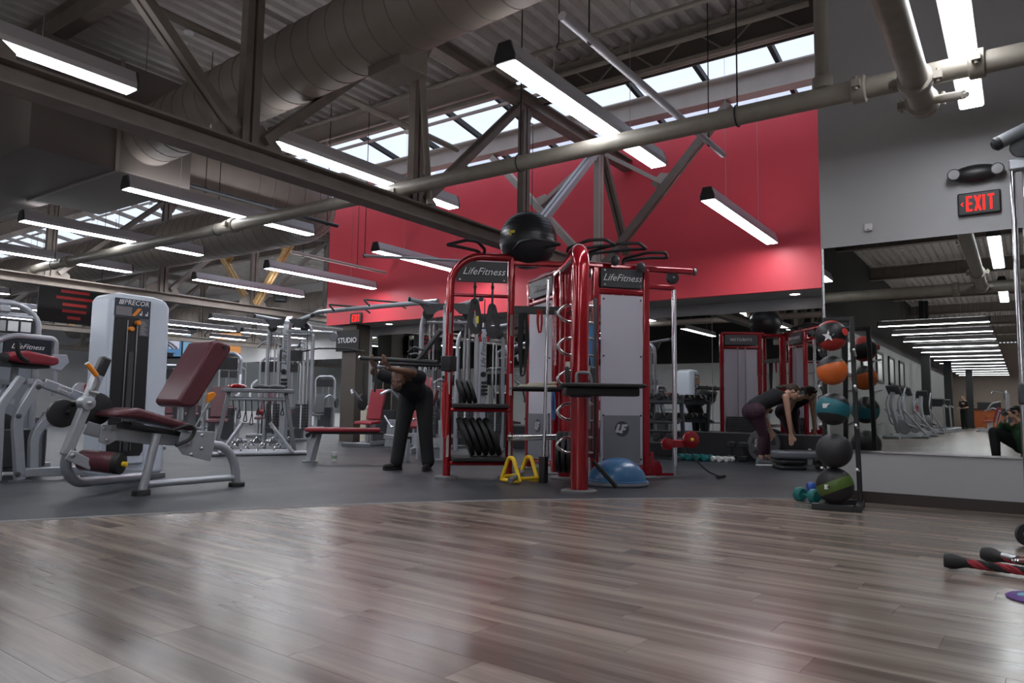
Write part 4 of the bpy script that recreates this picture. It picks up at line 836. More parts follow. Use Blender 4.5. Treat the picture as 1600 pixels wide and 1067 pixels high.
# weight tower (right)
def weight_tower(A, B, name_, flip=1, ext=True):
    e = (B-A).normalized(); n = V(e.y, -e.x, 0)*flip; w = (B-A).length
    for p in (A, B): oval(p+UP*.03, p+UP*2.44, .085, .075, 'tower_post', side=e); base_disc(p, .13)
    MB().bar(A-e*.38+UP*2.45 if ext else A+UP*2.45, B+e*(.62 if ext else .1)+UP*2.45, .075, .075, n).build('top_bar', 'rig_red', rig, .025, 3)
    if ext: MB().lathe([(.045, 0), (.045, .03), (0, .035)], B+e*.62+UP*2.45, e, 14).build('bar_cap', 'grey_plastic', rig)
    oval(A+UP*2.15, B+UP*2.15, .06, .06, 'cross_bar', side=n); oval(A+UP*.12, B+UP*.12, .06, .06, 'cross_bar', side=n)
    pn = MB().prism([(.06, 2.20), (w-.05, 2.20), (w-.05, 2.42), (.06, 2.42)], A+n*.035, e, UP, -.012 if flip > 0 else .012).build('name_panel', 'charcoal', rig, .004)
    text('lettering', 'LifeFitness', .115, 'white_print', pn, A+e*w/2+n*.052+UP*2.31, e*flip, UP, .4, .002)
    for a in (.1, w-.09):
        for z in (2.225, 2.395): bolt(A+e*a+n*.046+UP*z, n, pn, .012)
    fp = MB().prism([(.06, .16), (w-.05, .16), (w-.05, 2.11), (.06, 2.11)], A+n*.03, e, UP, -.012 if flip > 0 else .012).build('frosted_panel', 'panel_frost', rig, .004)
    for a in (.09, w-.08):
        for z in (.22, .72, 1.40, 2.06): bolt(A+e*a+n*.042+UP*z, n, fp, .012, 'charcoal')
    MB().prism([(.09, .18), (w-.09, .18), (w-.09, .72), (.09, .72)], A+n*.043, e, UP, .003).build('smoked_panel', 'panel_smoke', rig)
    c = A+e*w/2+n*.047+UP*.57; lg = MB().lathe([(.085, 0), (.085, .003), (0, .003)], c, n, 28).build('emblem', 'charcoal', rig)
    for pl_ in ([(-.055, .05), (-.02, .05), (-.045, -.02), (.0, -.02), (-.01, -.045), (-.085+.0, -.045)], [(.0, .05), (.07, .05), (.06, .022), (.025, .022), (.02, .008), (.05, .008), (.04, -.018), (.01, -.018), (-.0, -.055), (-.028, -.055)]):
        MB().prism(pl_ if flip > 0 else pl_, c+n*.003, e*flip, UP, .003).build('emblem_mark', 'panel_frost', lg, smooth=False)
    # back of the tower: weight stack, guide rods and model panel
    bn = MB().prism([(.06, 2.20), (w-.05, 2.20), (w-.05, 2.42), (.06, 2.42)], A-n*.05, e, UP, .012).build('rear_panel', 'charcoal', rig, .004)
    text('lettering', 'SYNRGY360', .09, 'white_print', bn, A+e*w/2-n*.066+UP*2.31, -e, UP, .1, .002)
    for k in range(12): MB().bar(A+e*.10-n*.06+UP*(.18+k*.042), B-e*.10-n*.06+UP*(.18+k*.042), .10, .038, n).build('weight_plate', 'charcoal', rig, smooth=False)
    for a in (.40, .60): MB().cyl(A+e*w*a-n*.075+UP*.15, A+e*w*a-n*.075+UP*2.14, .012, 8).build('guide_rod', 'chrome_dull', rig)
    if ext:
        P = B+e*.37
        MB().bar(B+UP*2.24, P+UP*2.24, .06, .06, n).build('rod_arm', 'rig_red', rig, .015); MB().cyl(P+UP*.03, P+UP*2.22, .028, 16).build('cable_rod', 'chrome', rig)
        pu = MB().lathe([(.075, -.02), (.075, .02), (.04, .03), (0, .03)], P+UP*2.36-e*.02, n, 22).build('top_pulley', 'black_plastic', rig); bolt(P+UP*2.36+n*.03-e*.02, n, pu, .014)
        MB().bar(B+UP*.045, P+UP*.045, .03, .03, n).build('foot_rail', 'rig_red', rig)
        MB().prism([(.05, .04), (.20, .04), (.20, .12), (.16, .20), (.10, .20), (.09, .30), (.05, .30)], B+n*.01, e, UP, .012).build('foot_gusset', 'rig_red', rig, .004)
        # sliding trolley with red discs
        tr = MB().box(P+UP*.40, (.26, .09, .09), (0, 0, atan2(e.y, e.x))).build('trolley', 'rig_red', rig, .01)
        MB().lathe([(.10, -.02), (.10, .02), (.08, .03), (0, .03)], P+e*.18+UP*.45+n*.05, n, 24).build('trolley_disc', 'rig_red', tr); MB().lathe([(.07, -.02), (.07, .02), (0, .03)], P-e*.13+UP*.40+n*.06, n, 20).build('trolley_disc', 'rig_red', tr)
        bolt(P+e*.18+UP*.45+n*.08, n, tr, .02, 'yellow')
        h = MB().tube([P+e*.16+UP*.33+n*.08, P+e*.18+UP*.24+n*.1, P+e*.34+UP*.08+n*.18, P+e*.44+UP*.04+n*.22], .008, 6, .05).build('cable_strap', 'black_rubber', rig); MB().cyl(P+e*.40+UP*.035+n*.26, P+e*.56+UP*.035+n*.14, .02, 10).build('cable_handle', 'black_rubber', rig)
weight_tower(TL, TR, 'right')
B1 = V(-4.62, 7.50, 0); B2 = V(-5.30, 7.95, 0)
weight_tower(B2, B1, 'rear', 1, False); TOWER_N = V((B1-B2).y, -(B1-B2).x, 0).normalized()
# mast between core and rear tower
oval(C+UP*2.42, B1+UP*2.42, .07, .07, 'top_bar'); oval(C+UP*2.44, L2+UP*2.44, .07, .07, 'top_bar')
# left strap frame
le = (L2-L1).normalized(); ln = V(le.y, -le.x, 0); lw = (L2-L1).length
MB().tube([L1+UP*.03, L1+UP*2.30, L1+le*.22+UP*2.50, L2+UP*2.50], .045, 12, .22).build('frame_tube', 'rig_red', rig); base_disc(L1, .13)
MB().cyl(L2+UP*.03, L2+UP*2.50, .043, 12).build('frame_post', 'rig_red', rig); base_disc(L2, .13)
pn = MB().prism([(.06, 2.20), (lw-.05, 2.20), (lw-.05, 2.44), (.24, 2.44), (.12, 2.39), (.06, 2.30)], L1+ln*.02, le, UP, -.012).build('name_panel', 'black_plastic', rig, .004)
text('lettering', 'LifeFitness', .115, 'white_print', pn, L1+le*(lw*.53)+ln*.037+UP*2.32, le, UP, .4, .002)
for a, z in ((.1, 2.225), (lw-.09, 2.225)): bolt(L1+le*a+ln*.032+UP*z, ln, pn, .012)
MB().cyl(L1+UP*2.05, L2+UP*2.05, .02, 10).build('strap_rail', 'rig_red', rig)
for z in (.18, .76):
    for k in (-.20, .16): MB().cyl(L1+ln*k+UP*z+le*.02, L2+ln*k+UP*z-le*.02, .022, 8).build('shelf_rail', 'rig_red', rig)
    MB().prism([(.05, -.22), (lw-.04, -.22), (lw-.04, .24), (.05, .24)], L1+UP*(z+.02), le, -ln, .05).build('shelf', 'black_rubber', rig, .012)
for z in (1.30, .30): bolt(L2+ln*.04+UP*z, ln, rig, .012)
for p in (L1, L2):
    for z in (.36, 1.05, 1.72): MB().bar(p-le*.0+ln*.046+UP*(z-.12), p+ln*.046+UP*(z+.12), .03, .006, le).build('slot_strip', 'chrome', rig)
# dip arms on the left post
da = V(-1, .0, .06).normalized()
MB().box(L1+UP*1.27, (.13, .13, .17)).build('clamp', 'black_plastic', rig, .01)
MB().cyl(L1+V(-.05, -.12, 1.28), L1+V(-1.28, -.12, 1.36), .026, 12).build('dip_bar', 'black_rubber', rig); MB().cyl(L1+V(-.05, .16, 1.26), L1+V(-1.22, .16, 1.31), .026, 12).build('dip_bar', 'black_rubber', rig)
for q in (L1+V(-1.28, -.12, 1.36), L1+V(-1.22, .16, 1.31)): MB().lathe([(.027, 0), (.027, .02), (.018, .028), (0, .03)], q, da, 12).build('bar_end', 'chrome', rig)
MB().bar(L1+V(-.02, -.12, 1.64), L1+V(-.36, -.12, 1.30), .05, .05, (0, 1, 0)).build('brace', 'charcoal', rig, .01); MB().tube([L1+V(-.26, -.16, 1.42), L1+V(-.36, -.18, 1.46), L1+V(-.45, -.18, 1.40)], .014, 8, .04).build('release_handle', 'black_plastic', rig)
# black pull up handles on top
def top_handle(c, d, w, L, z):
    d = Vector(d).normalized(); s = V(-d.y, d.x, 0)
    return MB().tube([c+UP*(z-.08), c+s*w*.3+UP*z, c+s*w+d*L*.6+UP*(z+.04), c+s*w+d*L+UP*(z+.03), c-s*w+d*L+UP*(z+.03), c-s*w+d*L*.6+UP*(z+.04), c-s*w*.3+UP*z, c+UP*(z-.08)], .018, 8, .05).build('top_handle', 'black_rubber', rig)
top_handle(L1+le*.35, -le+ln*.7, .18, .38, 2.57); top_handle(L2+le*.05, ln*.9+le*.5, .20, .55, 2.57); top_handle(C-N2*-.1+E2*.25, N2+E2*1.2, .16, .62, 2.57); top_handle(TL+E2*.35, N2*.6+E2, .15, .50, 2.54); top_handle(C+fd*-.25, -fd*.6-fs, .16, .5, 2.56)
for c in (TL+E2*.18+N2*.16+UP*2.49, TR+N2*.14-E2*.12+UP*2.43): MB().ball(c, (.055, .055, .065), 12, 8).build('ball_grip', 'charcoal', rig)
# chrome ladder loops behind the front post
q = F+fd*.24
for z0, z1 in ((1.65, 1.82), (1.32, 1.49), (1.0, 1.16), (.68, .84), (.36, .51)):
    MB().tube([q+E2*.19+UP*z1, q-E2*.13+UP*z1, q-E2*.22+UP*(z0+z1)/2, q-E2*.13+UP*z0, q+E2*.19+UP*z0], .015, 10, .09).build('loop_handle', 'chrome', rig)
MB().bar(q+E2*.19+UP*.30, q+E2*.19+UP*1.9, .03, .05, E2).build('loop_plate', 'charcoal', rig, .006); MB().bar(q+E2*.19+UP*1.86, C+UP*1.86, .04, .04).build('loop_stay', 'rig_red', rig); MB().bar(q+E2*.19+UP*.33, C+UP*.33, .04, .04).build('loop_stay', 'rig_red', rig)
# step platform bolted on the front post
r0 = V(cos(YAW), sin(YAW), 0); f0 = V(-sin(YAW), cos(YAW), 0)
pc = F+r0*.19+f0*.02
MB().prism([(-.38, -.26), (.40, -.22), (.42, -.18), (.42, .16), (.40, .20), (-.38, .22)], pc+UP*.995, r0, f0, .035).build('platform_top', 'black_rubber', rig, .012)
MB().prism([(-.34, -.21), (.36, -.17), (.36, .14), (-.34, .17)], pc+UP*.915, r0, f0, .08).build('platform_frame', 'black_plastic', rig, .015); MB().box(F+UP*.97, (.2, .2, .14), (0, 0, YAW)).build('clamp', 'black_plastic', rig, .01)
for s in (-.11, .10): MB().bar(F+r0*s-f0*.02+UP*1.03, F+r0*(s*1.2)-f0*.06+UP*1.19, .04, .035).build('lever', 'charcoal', rig, .008)
MB().tube([F-r0*.04-f0*.12+UP*1.03, F-r0*.04-f0*.12+UP*1.13, F+r0*.08-f0*.12+UP*1.13, F+r0*.10-f0*.12+UP*1.03], .016, 8, .03).build('lever', 'grey_plastic', rig)
# accessory rail with hooks and mid shelf between the frames, vertical chrome pole
MB().bar(L2+UP*1.90, C+UP*1.90, .05, .09, ln).build('hook_rail', 'black_plastic', rig, .006); MB().bar(L2+UP*.99, C+UP*.99, .05, .03, ln).build('shelf_rail', 'black_plastic', rig)
MB().prism([(.02, -.20), (.60, -.20), (.60, .16), (.02, .16)], L2+UP*1.0, (C-L2).normalized(), V(-(C-L2).y, (C-L2).x, 0).normalized(), .02).build('mid_shelf', 'black_plastic', rig, .005)
cp = V(-4.19, 6.58, 0)
pl = thing('chrome_pole', 'slim vertical chrome pole standing beside the front red post', 'pole', cp)
MB().cyl((0, 0, .02), (.02, .03, 2.18), .018, 12).build('shaft', 'chrome', pl); MB().box((0, 0, .14), (.075, .075, .28)).build('socket', 'black_plastic', pl, .008)
# ------------------------------------------------------------------ things on and around the rig
def stability_ball(c, r, label):
    t = thing('stability_ball', label, 'ball', c); m = MB().ball((0, 0, 0), r, 40, 26)
    m.build('ball', mat('ball_black', (.016, .017, .02), .38), t)
    mm = MB()
    for k in range(-9, 10):
        a = k*.14; mm.tube([(r*1.0005*cos(a)*cos(b), r*1.0005*cos(a)*sin(b), r*1.0005*sin(a)) for b in [2*pi*i/48 for i in range(48)]], .0022, 4, closed=True)
    tag(mm.build('rib', 'black_rubber', t), 'fine moulded ribs', kind='stuff'); return t
t = stability_ball((-4.66, 6.93, 2.735), .335, 'black stability ball resting on top of the red rig')
MB().box((.075, -.31, .02), (.19, .006, .06), (0, 0, .45)).build('yellow_label', 'yellow_bright', t); MB().box((.03, -.335, .005), (.05, .006, .03), (0, 0, .45)).build('label_mark', 'black_paint', t)
def strap(a, label, zt):
    p = L1+le*a+ln*.06; t = thing('loop_strap', label, 'strap', p, atan2(le.y, le.x)+.6, 'foot straps on the rig')
    MB().bar((0, -.0, 2.20), (0, 0, zt-.1), .03, .005, (1, 0, 0)).build('webbing', 'charcoal', t); MB().ball((0, 0, 2.14), (.02, .02, .03), 8, 6).build('knot', 'black_rubber', t)
    MB().tube([(-.045, 0, zt-.40+.04), (-.065, 0, zt-.30), (-.02, 0, zt-.08), (.02, 0, zt-.08), (.085, 0, zt-.30), (.075, 0, zt-.40+.02), (.015, 0, zt-.42)], .016, 4, .05, True, prof=[(-.25, -2.4), (.25, -2.4), (.25, 2.4), (-.25, 2.4)]).build('foot_loop', mat('strap_dark', (.05, .052, .055), .7), t)
    return t
t = strap(.27, 'black loop strap with a yellow mark hanging in the rig frame', 2.05); MB().b2(-.03, .0, -.075, -.071, 1.72, 1.80).build('yellow_mark', 'yellow_bright', t)
strap(.47, 'plain black loop strap hanging in the rig frame', 2.00)
def disc_plate(name, label, c, ax, r, w, group, m='black_rubber', ring=True):
    t = thing(name, label, 'weight plate', c, group=group)
    MB().lathe([(.028, -w/2), (r*.42, -w/2), (r*.45, -w*.3), (r*.80, -w*.3), (r*.84, -w/2), (r*.97, -w/2), (r, -w*.35), (r, w*.35), (r*.97, w/2), (r*.84, w/2), (r*.80, w*.3), (r*.45, w*.3), (r*.42, w/2), (.028, w/2)], (0, 0, 0), ax, 30).build('disc', m, t)
    if ring: MB().lathe([(.026, -w*.55), (.045, -w*.55), (.045, w*.55), (.026, w*.55)], (0, 0, 0), ax, 16).build('hub', 'chrome_dull', t)
    return t
for k in range(5): disc_plate('sand_disc', 'black disc plate on the lower rig shelf, %s from the outer post' % ORD[k], L1+le*(.20+k*.075)+UP*(.25+.215)+ln*.01, (le*.9+UP*.38), .225, .05, 'discs on the lower rig shelf', ring=False)
for k in range(3): disc_plate('sand_disc', 'small black disc plate on the upper rig shelf, %s from the outer post' % ORD[k], L1+le*(.14+k*.06)+UP*(.83+.135)+ln*.02, (le*.92+UP*.32), .14, .04, 'discs on the upper rig shelf', ring=False)
for k in range(3): disc_plate('weight_plate', 'black iron plate behind the front red post, %s from the chrome loops' % ORD[k], C+fd*-.42+fs*(-.02+k*.06)+UP*.33, fs*1.0+fd*.25, .22, .045, 'iron plates behind the front post', 'iron')
for k in range(4):
    t = thing('chrome_bar', 'short chrome bar laid across the rig frame, %s from the strap frame side' % ORD[k], 'bar', (0, 0, 0), group='short chrome bars in the rig')
    MB().cyl(L2+ln*(.05+.04*k)+UP*(.44+.035*(k % 2)), C+fs*.10-fd*(.07+.04*k)+UP*(.46+.035*(k % 2)), .016, 10).build('shaft', 'chrome', t); MB().lathe([(.019, 0), (.019, .03), (0, .03)], L2+ln*(.05+.04*k)+UP*(.44+.035*(k % 2)), L2-C, 10).build('end_sleeve', 'chrome_dull', t)
MB().bar(L2+ln*.05+UP*.28, L2+ln*.05+UP*.52, .05, .012, ln).build('bar_bracket', 'chrome_dull', rig)
t = thing('push_up_stand', 'yellow tubular push up stand with grey grip under the rig', 'push up stand', (-4.42, 6.48, 0.004), 1.35)
for s in (-1, 1): MB().tube([(s*.13, -.14, .02), (s*.13, -.03, .26), (s*.13, .04, .26), (s*.13, .15, .02)], .022, 10, .07).build('side_hoop', 'yellow', t); MB().tube([(s*.13, -.14, .022), (s*.13, .15, .022)], .018, 8).build('floor_bar', 'yellow', t)
MB().cyl((-.13, .12, .06), (.13, .12, .06), .018, 8).build('cross_bar', 'yellow', t); MB().cyl((-.13, -.14, .05), (.13, -.14, .05), .018, 8).build('cross_bar', 'yellow', t); MB().cyl((-.30, -.17, .045), (.02, -.02, .10), .028, 12).build('grip', 'grey_plastic', t)
# bands, chain, towel
def band(p, L, w, m, label, n=3):
    t = thing('resistance_band', label, 'band', p, atan2(le.y, le.x))
    for k in range(n): MB().tube([(-w/2+k*.012, -.05-.01*k, 0), (-w/2-.01+k*.01, -.06, -L*.5), (-w*.2, -.06, -L), (w*.3, -.06, -L*.97), (w/2+k*.008, -.05, -L*.45), (w/2-.01, -.05-.01*k, 0)], .011, 6, .06).build('loop', m, t)
    return t
rl = (C-L2).normalized()
band(L2+rl*.13+UP*1.86, .72, .08, 'black_rubber', 'thick black resistance bands hanging from the rig hook rail', 5); band(L2+rl*.32+UP*1.90, .26, .045, mat('band_red', (.45, .02, .02), .5), 'short red resistance band hanging from the rig hook rail', 2)
band(L1+V(-.03, -.02, 1.06)+ln*.05, .62, .05, 'band_red', 'long red resistance tube draped on the left rig post', 2); band(C+fd*-.1+E2*.30+UP*1.75, .5, .06, mat('band_blue', (.05, .22, .50), .5), 'blue resistance tubes hanging behind the chrome loops', 3); band(B1+V(.03, -.10, 1.0), .34, .03, 'band_blue', 'thin cord with light blue tip hanging on the rear tower', 1)
t = thing('steel_chain', 'light steel chain hanging from the rig hook rail', 'chain', L2+rl*.50+ln*.05+UP*1.88)
for k in range(22):
    a = MB().tube([(.011*cos(b), 0, .019*sin(b)) if k % 2 else (0, .011*cos(b), .019*sin(b)) for b in [2*pi*i/10 for i in range(10)]], .0035, 5, closed=True).build('chain_link', 'chrome_dull', t); a.location = (0, 0, -.028*k)
t = thing('folded_towel', 'folded cream towel on the rig mid shelf', 'towel', L2+rl*.30+UP*1.02, atan2(rl.y, rl.x))
MB().b2(-.20, .22, -.14, .14, 0, .03).build('lower_fold', mat('towel_cream', (.62, .57, .47), .9, bump=.4), t, .012, 3); MB().box((.06, 0, .045), (.32, .26, .028), (0, -.06, 0)).build('upper_fold', 'towel_cream', t, .012, 3)
t = thing('balance_dome', 'blue balance dome trainer on a grey base in front of the rig', 'balance dome', (-3.50, 6.93, .004))
MB().lathe([(.0, .0), (.31, .0), (.325, .02), (.32, .045), (.0, .05)], (0, 0, 0), (0, 0, 1), 40).build('base', mat('dome_grey', (.23, .25, .28), .5), t)
R_ = .30; MB().lathe([(R_*cos(a), .04+.245*sin(a)) for a in [pi/2*k/12 for k in range(12)]]+[(0, .285)], (0, 0, 0), (0, 0, 1), 40).build('dome', mat('dome_blue', (.055, .17, .34), .28, noise=.12, nscale=5), t)
MB().tube([(.303*cos(b), .303*sin(b), .05) for b in [2*pi*i/40 for i in range(40)]], .012, 8, closed=True).build('rim', 'dome_blue', t)
t = thing('foam_roller_bar', 'short black padded bar leaning on the front red post', 'bar', (-3.36, 6.28, .03)); MB().cyl((-.06, -.02, .26), (.14, .08, .02), .022, 10).build('bar', 'black_rubber', t)
t = thing('battle_rope_pair', 'two short red and black braided rope ends hanging behind the strap frame', 'rope', L1+le*.42-ln*.25+UP*1.55)
for s in (-.06, .06):
    MB().cyl((s, 0, .0), (s, 0, .16), .016, 8).build('rope_end', 'band_red', t); MB().tube([(s+.018*cos(a*1.3), .018*sin(a*1.3), .01+a*.02) for a in range(8)], .009, 5).build('black_strand', 'black_rubber', t)
MB().cyl((-.12, 0, .16), (.12, 0, .16), .012, 8).build('rail', 'charcoal', t); MB().cyl((0, 0, .16), (0, 0, .5), .006, 5).build('cord', 'black_paint', t)
# ================================================================== alcove and mirror wall props
def dumbbell(p, rz, m, label, group, L=.20, r=.055, hexn=6):
    t = thing('dumbbell', label, 'dumbbell', (p[0], p[1], p[2]+r*.9), rz, group)
    for s in (-1, 1): MB().lathe([(0, 0), (r*.8, 0), (r, .015), (r, .06), (r*.8, .075), (0, .075)], (s*L/2 if s < 0 else L/2-.075, 0, 0), (1, 0, 0), hexn).build('head', m, t)
    MB().cyl((-L/2+.07, 0, 0), (L/2-.07, 0, 0), .015, 8).build('handle', 'chrome_dull' if m == 'iron' else m, t); return t
mat('teal', (.012, .17, .17), .45); mat('vinyl_white', (.66, .66, .64), .45); mat('vinyl_blue', (.02, .09, .42), .4)
FZ = .005
for k in range(4): dumbbell((-4.42+k*.155*.8, 11.05+k*.02, FZ), 1.2, 'teal', 'small teal dumbbell in the alcove row, %s from the rig' % ORD[k], 'teal dumbbells by the alcove wall', .19, .055, 10)
for k in range(3): dumbbell((-3.94+k*.11, 11.15, FZ), 1.2, 'vinyl_white', 'small white dumbbell in the alcove row, %s from the teal ones' % ORD[k], 'white dumbbells by the alcove wall', .17, .045, 10)
for k, x in enumerate((-3.78, -3.60)):
    t = thing('standing_dumbbell', 'black hex dumbbell stood on end '+('beside the white dumbbells', 'beside the leaning plate')[k], 'dumbbell', (x, 11.42, FZ), group='dumbbells stood on end')
    for z in (.0, .21): MB().lathe([(.06, 0), (.075, .015), (.075, .075), (.06, .09)], (0, 0, z), (0, 0, 1), 6).build('head', 'iron', t)
    MB().cyl((0, 0, .08), (0, 0, .22), .017, 8).build('handle', 'iron', t)
# olympic plate leaning behind the woman
t = thing('olympic_plate', 'large grey weight plate leaning on the alcove kickboard behind the woman', 'weight plate', (-3.30, 11.49, .27))
ax = V(-.10, -1, .22).normalized()
MB().lathe([(.03, -.02), (.08, -.02), (.09, -.008), (.20, -.008), (.215, -.02), (.25, -.02), (.26, -.01), (.26, .01), (.25, .02), (.03, .02)], (0, 0, 0), ax, 40).build('disc', mat('plate_grey', (.085, .088, .095), .45, .3), t)
hb = MB().lathe([(.026, .02), (.05, .02), (.05, .03), (.026, .03)], (0, 0, 0), ax, 20).build('hub', 'chrome_dull', t)
xx, yy, zz = frame(ax)
for k in range(5):
    a0 = 2*pi*k/5+.3; MB().add([zz*.024+(xx*cos(a0+b)+yy*sin(a0+b))*r for r, b in ((.13, -.30), (.20, -.28), (.20, .28), (.13, .30))], [(0, 1, 2, 3)]).build('grip_slot', 'black_paint', t, smooth=False)
text('lettering', '45', .07, 'white_print', t, zz*.026+V(.03, 0, .10), (1, 0, 0), (0, .1, 1), 0, .001); text('lettering', 'LB', .05, 'white_print', t, zz*.026+V(-.02, 0, -.11), (1, 0, 0), (0, .1, 1), 0, .001); text('lettering', 'IRON', .05, 'white_print', t, zz*.026+V(-.11, 0, .02), (0, .1, 1), (-1, 0, 0), 0, .001)
# aerobic steps
def step(p, rz, z, L, label, m):
    t = thing('aerobic_step', label, 'aerobic step', (p[0], p[1], z), rz)
    MB().prism([(-L/2+.10, -.19), (L/2-.10, -.19), (L/2, -.14), (L/2, .14), (L/2-.10, .19), (-L/2+.10, .19), (-L/2, .14), (-L/2, -.14)], (0, 0, 0), t=.10).build('body', m, t, .03, 3)
    MB().b2(-L/2+.12, L/2-.12, -.15, .15, .10, .106).build('tread', 'black_rubber', t, .002); return t
mat('step_grey', (.13, .14, .155), .5)
sx, sy = -2.42, 10.62
for s in (-.30, .30):
    for k in range(2):
        t = thing('step_riser', ('lower', 'upper')[k]+' black riser block under the aerobic step at the '+('woman' if s < 0 else 'ball rack')+' end', 'riser', (sx+s*cos(YAW), sy+s*sin(YAW), FZ+k*.075), YAW, 'step risers'); MB().b2(-.17, .17, -.19, .19, 0, .058).build('block', 'black_plastic', t, .025, 3); MB().b2(-.13, .13, -.15, .15, .058, .075).build('boss', 'black_plastic', t, .005)
step((sx, sy), YAW, FZ+.15, 1.02, 'grey aerobic step on black risers in front of the woman', 'step_grey')
t = thing('water_bottle', 'small clear water bottle standing by the kickboard behind the step', 'bottle', (-2.62, 11.45, FZ)); MB().lathe([(0, 0), (.035, 0), (.037, .02), (.037, .16), (.018, .20), (.018, .215)], (0, 0, 0), (0, 0, 1), 16).build('bottle', mat('clear_plastic', (.75, .78, .80), .1, trans=.8), t); MB().lathe([(.021, .21), (.021, .24), (0, .24)], (0, 0, 0), (0, 0, 1), 12).build('cap', 'white_plastic', t)
# dumbbell rack
t = thing('dumbbell_rack', 'three tier dark dumbbell rack standing in the alcove by the rig', 'rack', (-5.0, 10.95, 0), .1)
for s in (-1, 1): sqt([(s*.55, .20, .02), (s*.55, .05, 1.02)], .06, 'upright', t, 'charcoal'); sqt([(s*.55, -.25, .03), (s*.55, .25, .03)], .06, 'foot', t, 'charcoal')
for k, (y, z) in enumerate(((-.08, .30), (.02, .62), (.10, .94))):
    MB().box((0, y, z), (1.12, .30, .03), (.25, 0, 0)).build('tray', 'charcoal', t, .006)
    for q in range(5): dumbbell((-5.0-.42+q*.21-.1*y, 10.95+y+(-.42+q*.21)*.1, z+.005), 1.67, 'iron', ('hex dumbbell on the bottom', 'hex dumbbell on the middle', 'hex dumbbell on the top')[k]+' tier of the alcove rack, '+ORD[q]+' from the studio end', 'dumbbells on the alcove rack', .26, .065)
# ---------------------------------------------------- medicine ball rack
t = thing('medicine_ball_rack', 'black upright rack holding five medicine balls in front of the mirror wall', 'rack', (-1.27, 6.65, 0), .12)
MB().b2(-.22, .10, -.24, -.18, 0, .05).build('base_bar', 'black_plastic', t, .006); MB().b2(-.16, .16, .20, .26, 0, .05).build('base_bar', 'black_plastic', t, .006)
for s in (-.15, .13):
    MB().b2(s-.025, s+.025, -.22, .24, .0, .05).build('base_side', 'black_plastic', t, .006); sqt([(s, .12, .04), (s*.75, .14, 1.62)], .04, 'upright', t, 'black_plastic')
    for z in (.30, .66, .98, 1.28): MB().cyl((s*.95, .12, z), (s*.95, -.14, z+.035), .010, 8).build('support_arm', 'chrome_dull', t)
MB().b2(-.13, .12, .12, .16, 1.58, 1.62).build('top_bar', 'black_plastic', t, .006)
def two_tone(name, c1, c2, kind):
    m = bpy.data.materials.new(name); m.use_nodes = True; nt = m.node_tree; b = nt.nodes['Principled BSDF']; b.inputs['Roughness'].default_value = .45; N = nt.nodes.new; L = nt.links.new
    tc = N('ShaderNodeTexCoord'); sp = N('ShaderNodeSeparateXYZ'); mp = N('ShaderNodeMapping'); mp.inputs['Rotation'].default_value = kind[0]; L(tc.outputs['Object'], mp.inputs[0]); L(mp.outputs[0], sp.inputs[0])
    ma = N('ShaderNodeMath'); ma.operation = 'ABSOLUTE'; L(sp.outputs['Z'], ma.inputs[0])
    wv = N('ShaderNodeMath'); wv.operation = 'MULTIPLY_ADD'; L(sp.outputs['X'], wv.inputs[0]); wv.inputs[1].default_value = kind[1]; L(ma.outputs[0] if kind[3] else sp.outputs['Z'], wv.inputs[2])
    gt = N('ShaderNodeMath'); gt.operation = 'LESS_THAN'; gt.inputs[1].default_value = kind[2]; L(wv.outputs[0], gt.inputs[0])
    mx = N('ShaderNodeMix'); mx.data_type = 'RGBA'; mx.inputs['A'].default_value = (*c1, 1); mx.inputs['B'].default_value = (*c2, 1); L(gt.outputs[0], mx.inputs['Factor']); L(mx.outputs['Result'], b.inputs['Base Color'])
    nz = N('ShaderNodeTexNoise'); nz.inputs['Scale'].default_value = 220; L(tc.outputs['Object'], nz.inputs[0]); bp = N('ShaderNodeBump'); bp.inputs['Strength'].default_value = .3; bp.inputs['Distance'].default_value = .004; L(nz.outputs[0], bp.inputs['Height']); L(bp.outputs[0], b.inputs['Normal']); MATS[name] = m
BK = (.014, .014, .016)
two_tone('ball_red', (.42, .03, .025), BK, ((.3, .2, 0), 0, .075, True)); two_tone('ball_orange', BK, (.62, .13, .02), ((.2, .7, .3), .5, .05, False)); two_tone('ball_teal', BK, (.008, .12, .15), ((.25, -.2, 0), .1, .062, True)); two_tone('ball_green', BK, (.075, .13, .02), ((.0, .42, 0), 0, .042, True)); mat('ball_plain', (.022, .022, .025), .5, bump=.3)
cs = V(-1.29, 6.47, 0)
